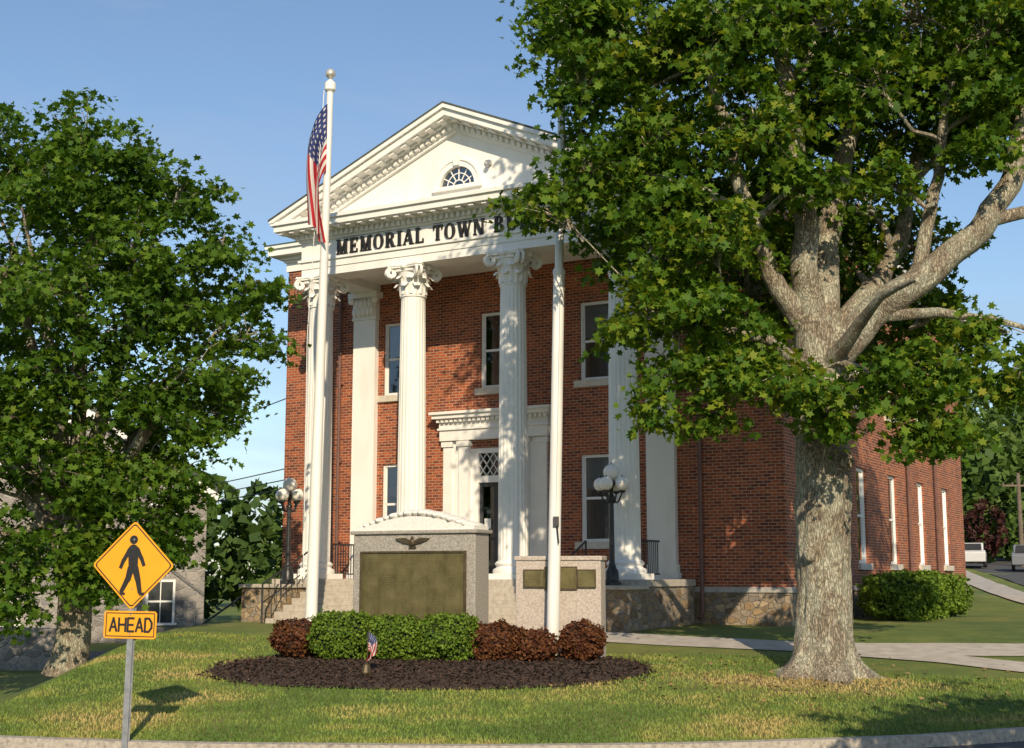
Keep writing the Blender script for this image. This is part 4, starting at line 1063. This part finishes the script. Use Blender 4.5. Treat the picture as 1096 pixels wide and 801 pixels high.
for k,(za,zb) in enumerate(((4.55,5.9),(3.2,3.6),(2.95,3.3),(2.75,3.05))):
    xa,ya = -22,62; xb,yb = bw(UL,WV+.5+k*.4)
    m.tube([(xa+(xb-xa)*i/12, ya+(yb-ya)*i/12, za+(zb-za)*i/12-.35*math.sin(math.pi*i/12)) for i in range(13)], .018, 4)
m.obj('overhead_wires', M_black, None)

def car(x,y,rz,colr):
    g = H(x,y)+.04; e = empty('parked_car', (x,y,g), rz)
    m = MB(); pr = [(-2.2,.35),(2.2,.35),(2.25,.75),(2.1,.95),(1.25,1.03),(-1.9,1.08),(-2.2,.95)]
    m.prism(pr, -.88, .88); m.prism([(1.2,1.03),(.55,1.52),(-1.5,1.55),(-2.0,1.06)], -.76, .76)
    m.obj('body', nmat('car_paint', [(.3,colr),(.7,tuple(c*1.1 for c in colr))], 2, .25), e, bevel=.06)
    m = MB()
    for s_ in (-1,1): m.prism([(1.02,1.07),(.5,1.46),(-1.4,1.48),(-1.8,1.10)], s_*.765-.004, s_*.765+.004)
    m.add([(1.19,-.66,1.06),(1.19,.66,1.06),(.60,.62,1.49),(.60,-.62,1.49)],[(0,1,2,3)]); m.add([(-2.02,-.66,1.1),(-2.02,.66,1.1),(-1.54,.62,1.51),(-1.54,-.62,1.51)],[(0,1,2,3)])
    m.obj('windows', M_dark, e)
    m = MB()
    for a in (-1.4,1.4):
        for s_ in (-1,1):
            m.prism([(a+.34*math.cos(i*math.pi/10), .34+.34*math.sin(i*math.pi/10)) for i in range(20)], s_*.80-.1, s_*.80+.1)
    m.obj('wheels', M_dark, e)
car(30.9,82,rad(70),(.16,.17,.19)); car(29.6,88,rad(70),(.55,.55,.55))

# ------------------------------------------------------------------ sky, sun, camera
SEL, SAZ = 28, 174.0     # azimuth clockwise from +Y
w = bpy.data.worlds.new('World'); sc.world = w; w.use_nodes = True
nt = w.node_tree; bg = nt.nodes['Background']
sky = nt.nodes.new('ShaderNodeTexSky'); sky.sky_type = 'NISHITA'; sky.sun_disc = False
sky.sun_elevation = rad(SEL); sky.sun_rotation = rad(SAZ); sky.air_density = 1.1; sky.dust_density = .25; sky.ozone_density = 3.2
tc = nt.nodes.new('ShaderNodeTexCoord'); mp = nt.nodes.new('ShaderNodeMapping'); mp.inputs['Scale'].default_value = (1.0,1.2,4.2); mp.inputs['Rotation'].default_value = (0,.12,.3); nt.links.new(tc.outputs['Generated'], mp.inputs[0])
nz = nt.nodes.new('ShaderNodeTexNoise'); nz.inputs['Scale'].default_value = 2.3; nz.inputs['Detail'].default_value = 8; nz.inputs['Roughness'].default_value = .58; nz.inputs['Distortion'].default_value = .4; nt.links.new(mp.outputs[0], nz.inputs['Vector'])
cr = nt.nodes.new('ShaderNodeValToRGB'); cr.color_ramp.elements[0].position = .44; cr.color_ramp.elements[0].color = (.06,.06,.06,1); cr.color_ramp.elements[1].position = .72; cr.color_ramp.elements[1].color = (.62,.62,.62,1)
nt.links.new(nz.outputs[0], cr.inputs[0])
mx = nt.nodes.new('ShaderNodeMixRGB'); nt.links.new(cr.outputs[0], mx.inputs[0]); nt.links.new(sky.outputs[0], mx.inputs[1]); mx.inputs[2].default_value = (3.0,3.7,5.0,1)
nt.links.new(mx.outputs[0], bg.inputs[0]); bg.inputs[1].default_value = .135
sd = bpy.data.lights.new('sun','SUN'); sd.energy = 5.0; sd.angle = rad(.5); sd.color = (1,.83,.59)
so = bpy.data.objects.new('sun', sd); sc.collection.objects.link(so)
dirv = Vector((math.sin(rad(SAZ))*math.cos(rad(SEL)), math.cos(rad(SAZ))*math.cos(rad(SEL)), math.sin(rad(SEL))))
so.rotation_euler = dirv.to_track_quat('Z','Y').to_euler(); so.location = (0,-10,30)
cd = bpy.data.cameras.new('camera'); cd.sensor_width = 36; cd.lens = 1450/1096*36; cd.clip_end = 3000
co = bpy.data.objects.new('camera', cd); sc.collection.objects.link(co); co.location = (0,0,0); co.rotation_euler = (rad(90+8.43),0,0)
sc.camera = co
sc.view_settings.view_transform = 'Standard'; sc.view_settings.look = 'None'; sc.view_settings.exposure = 0
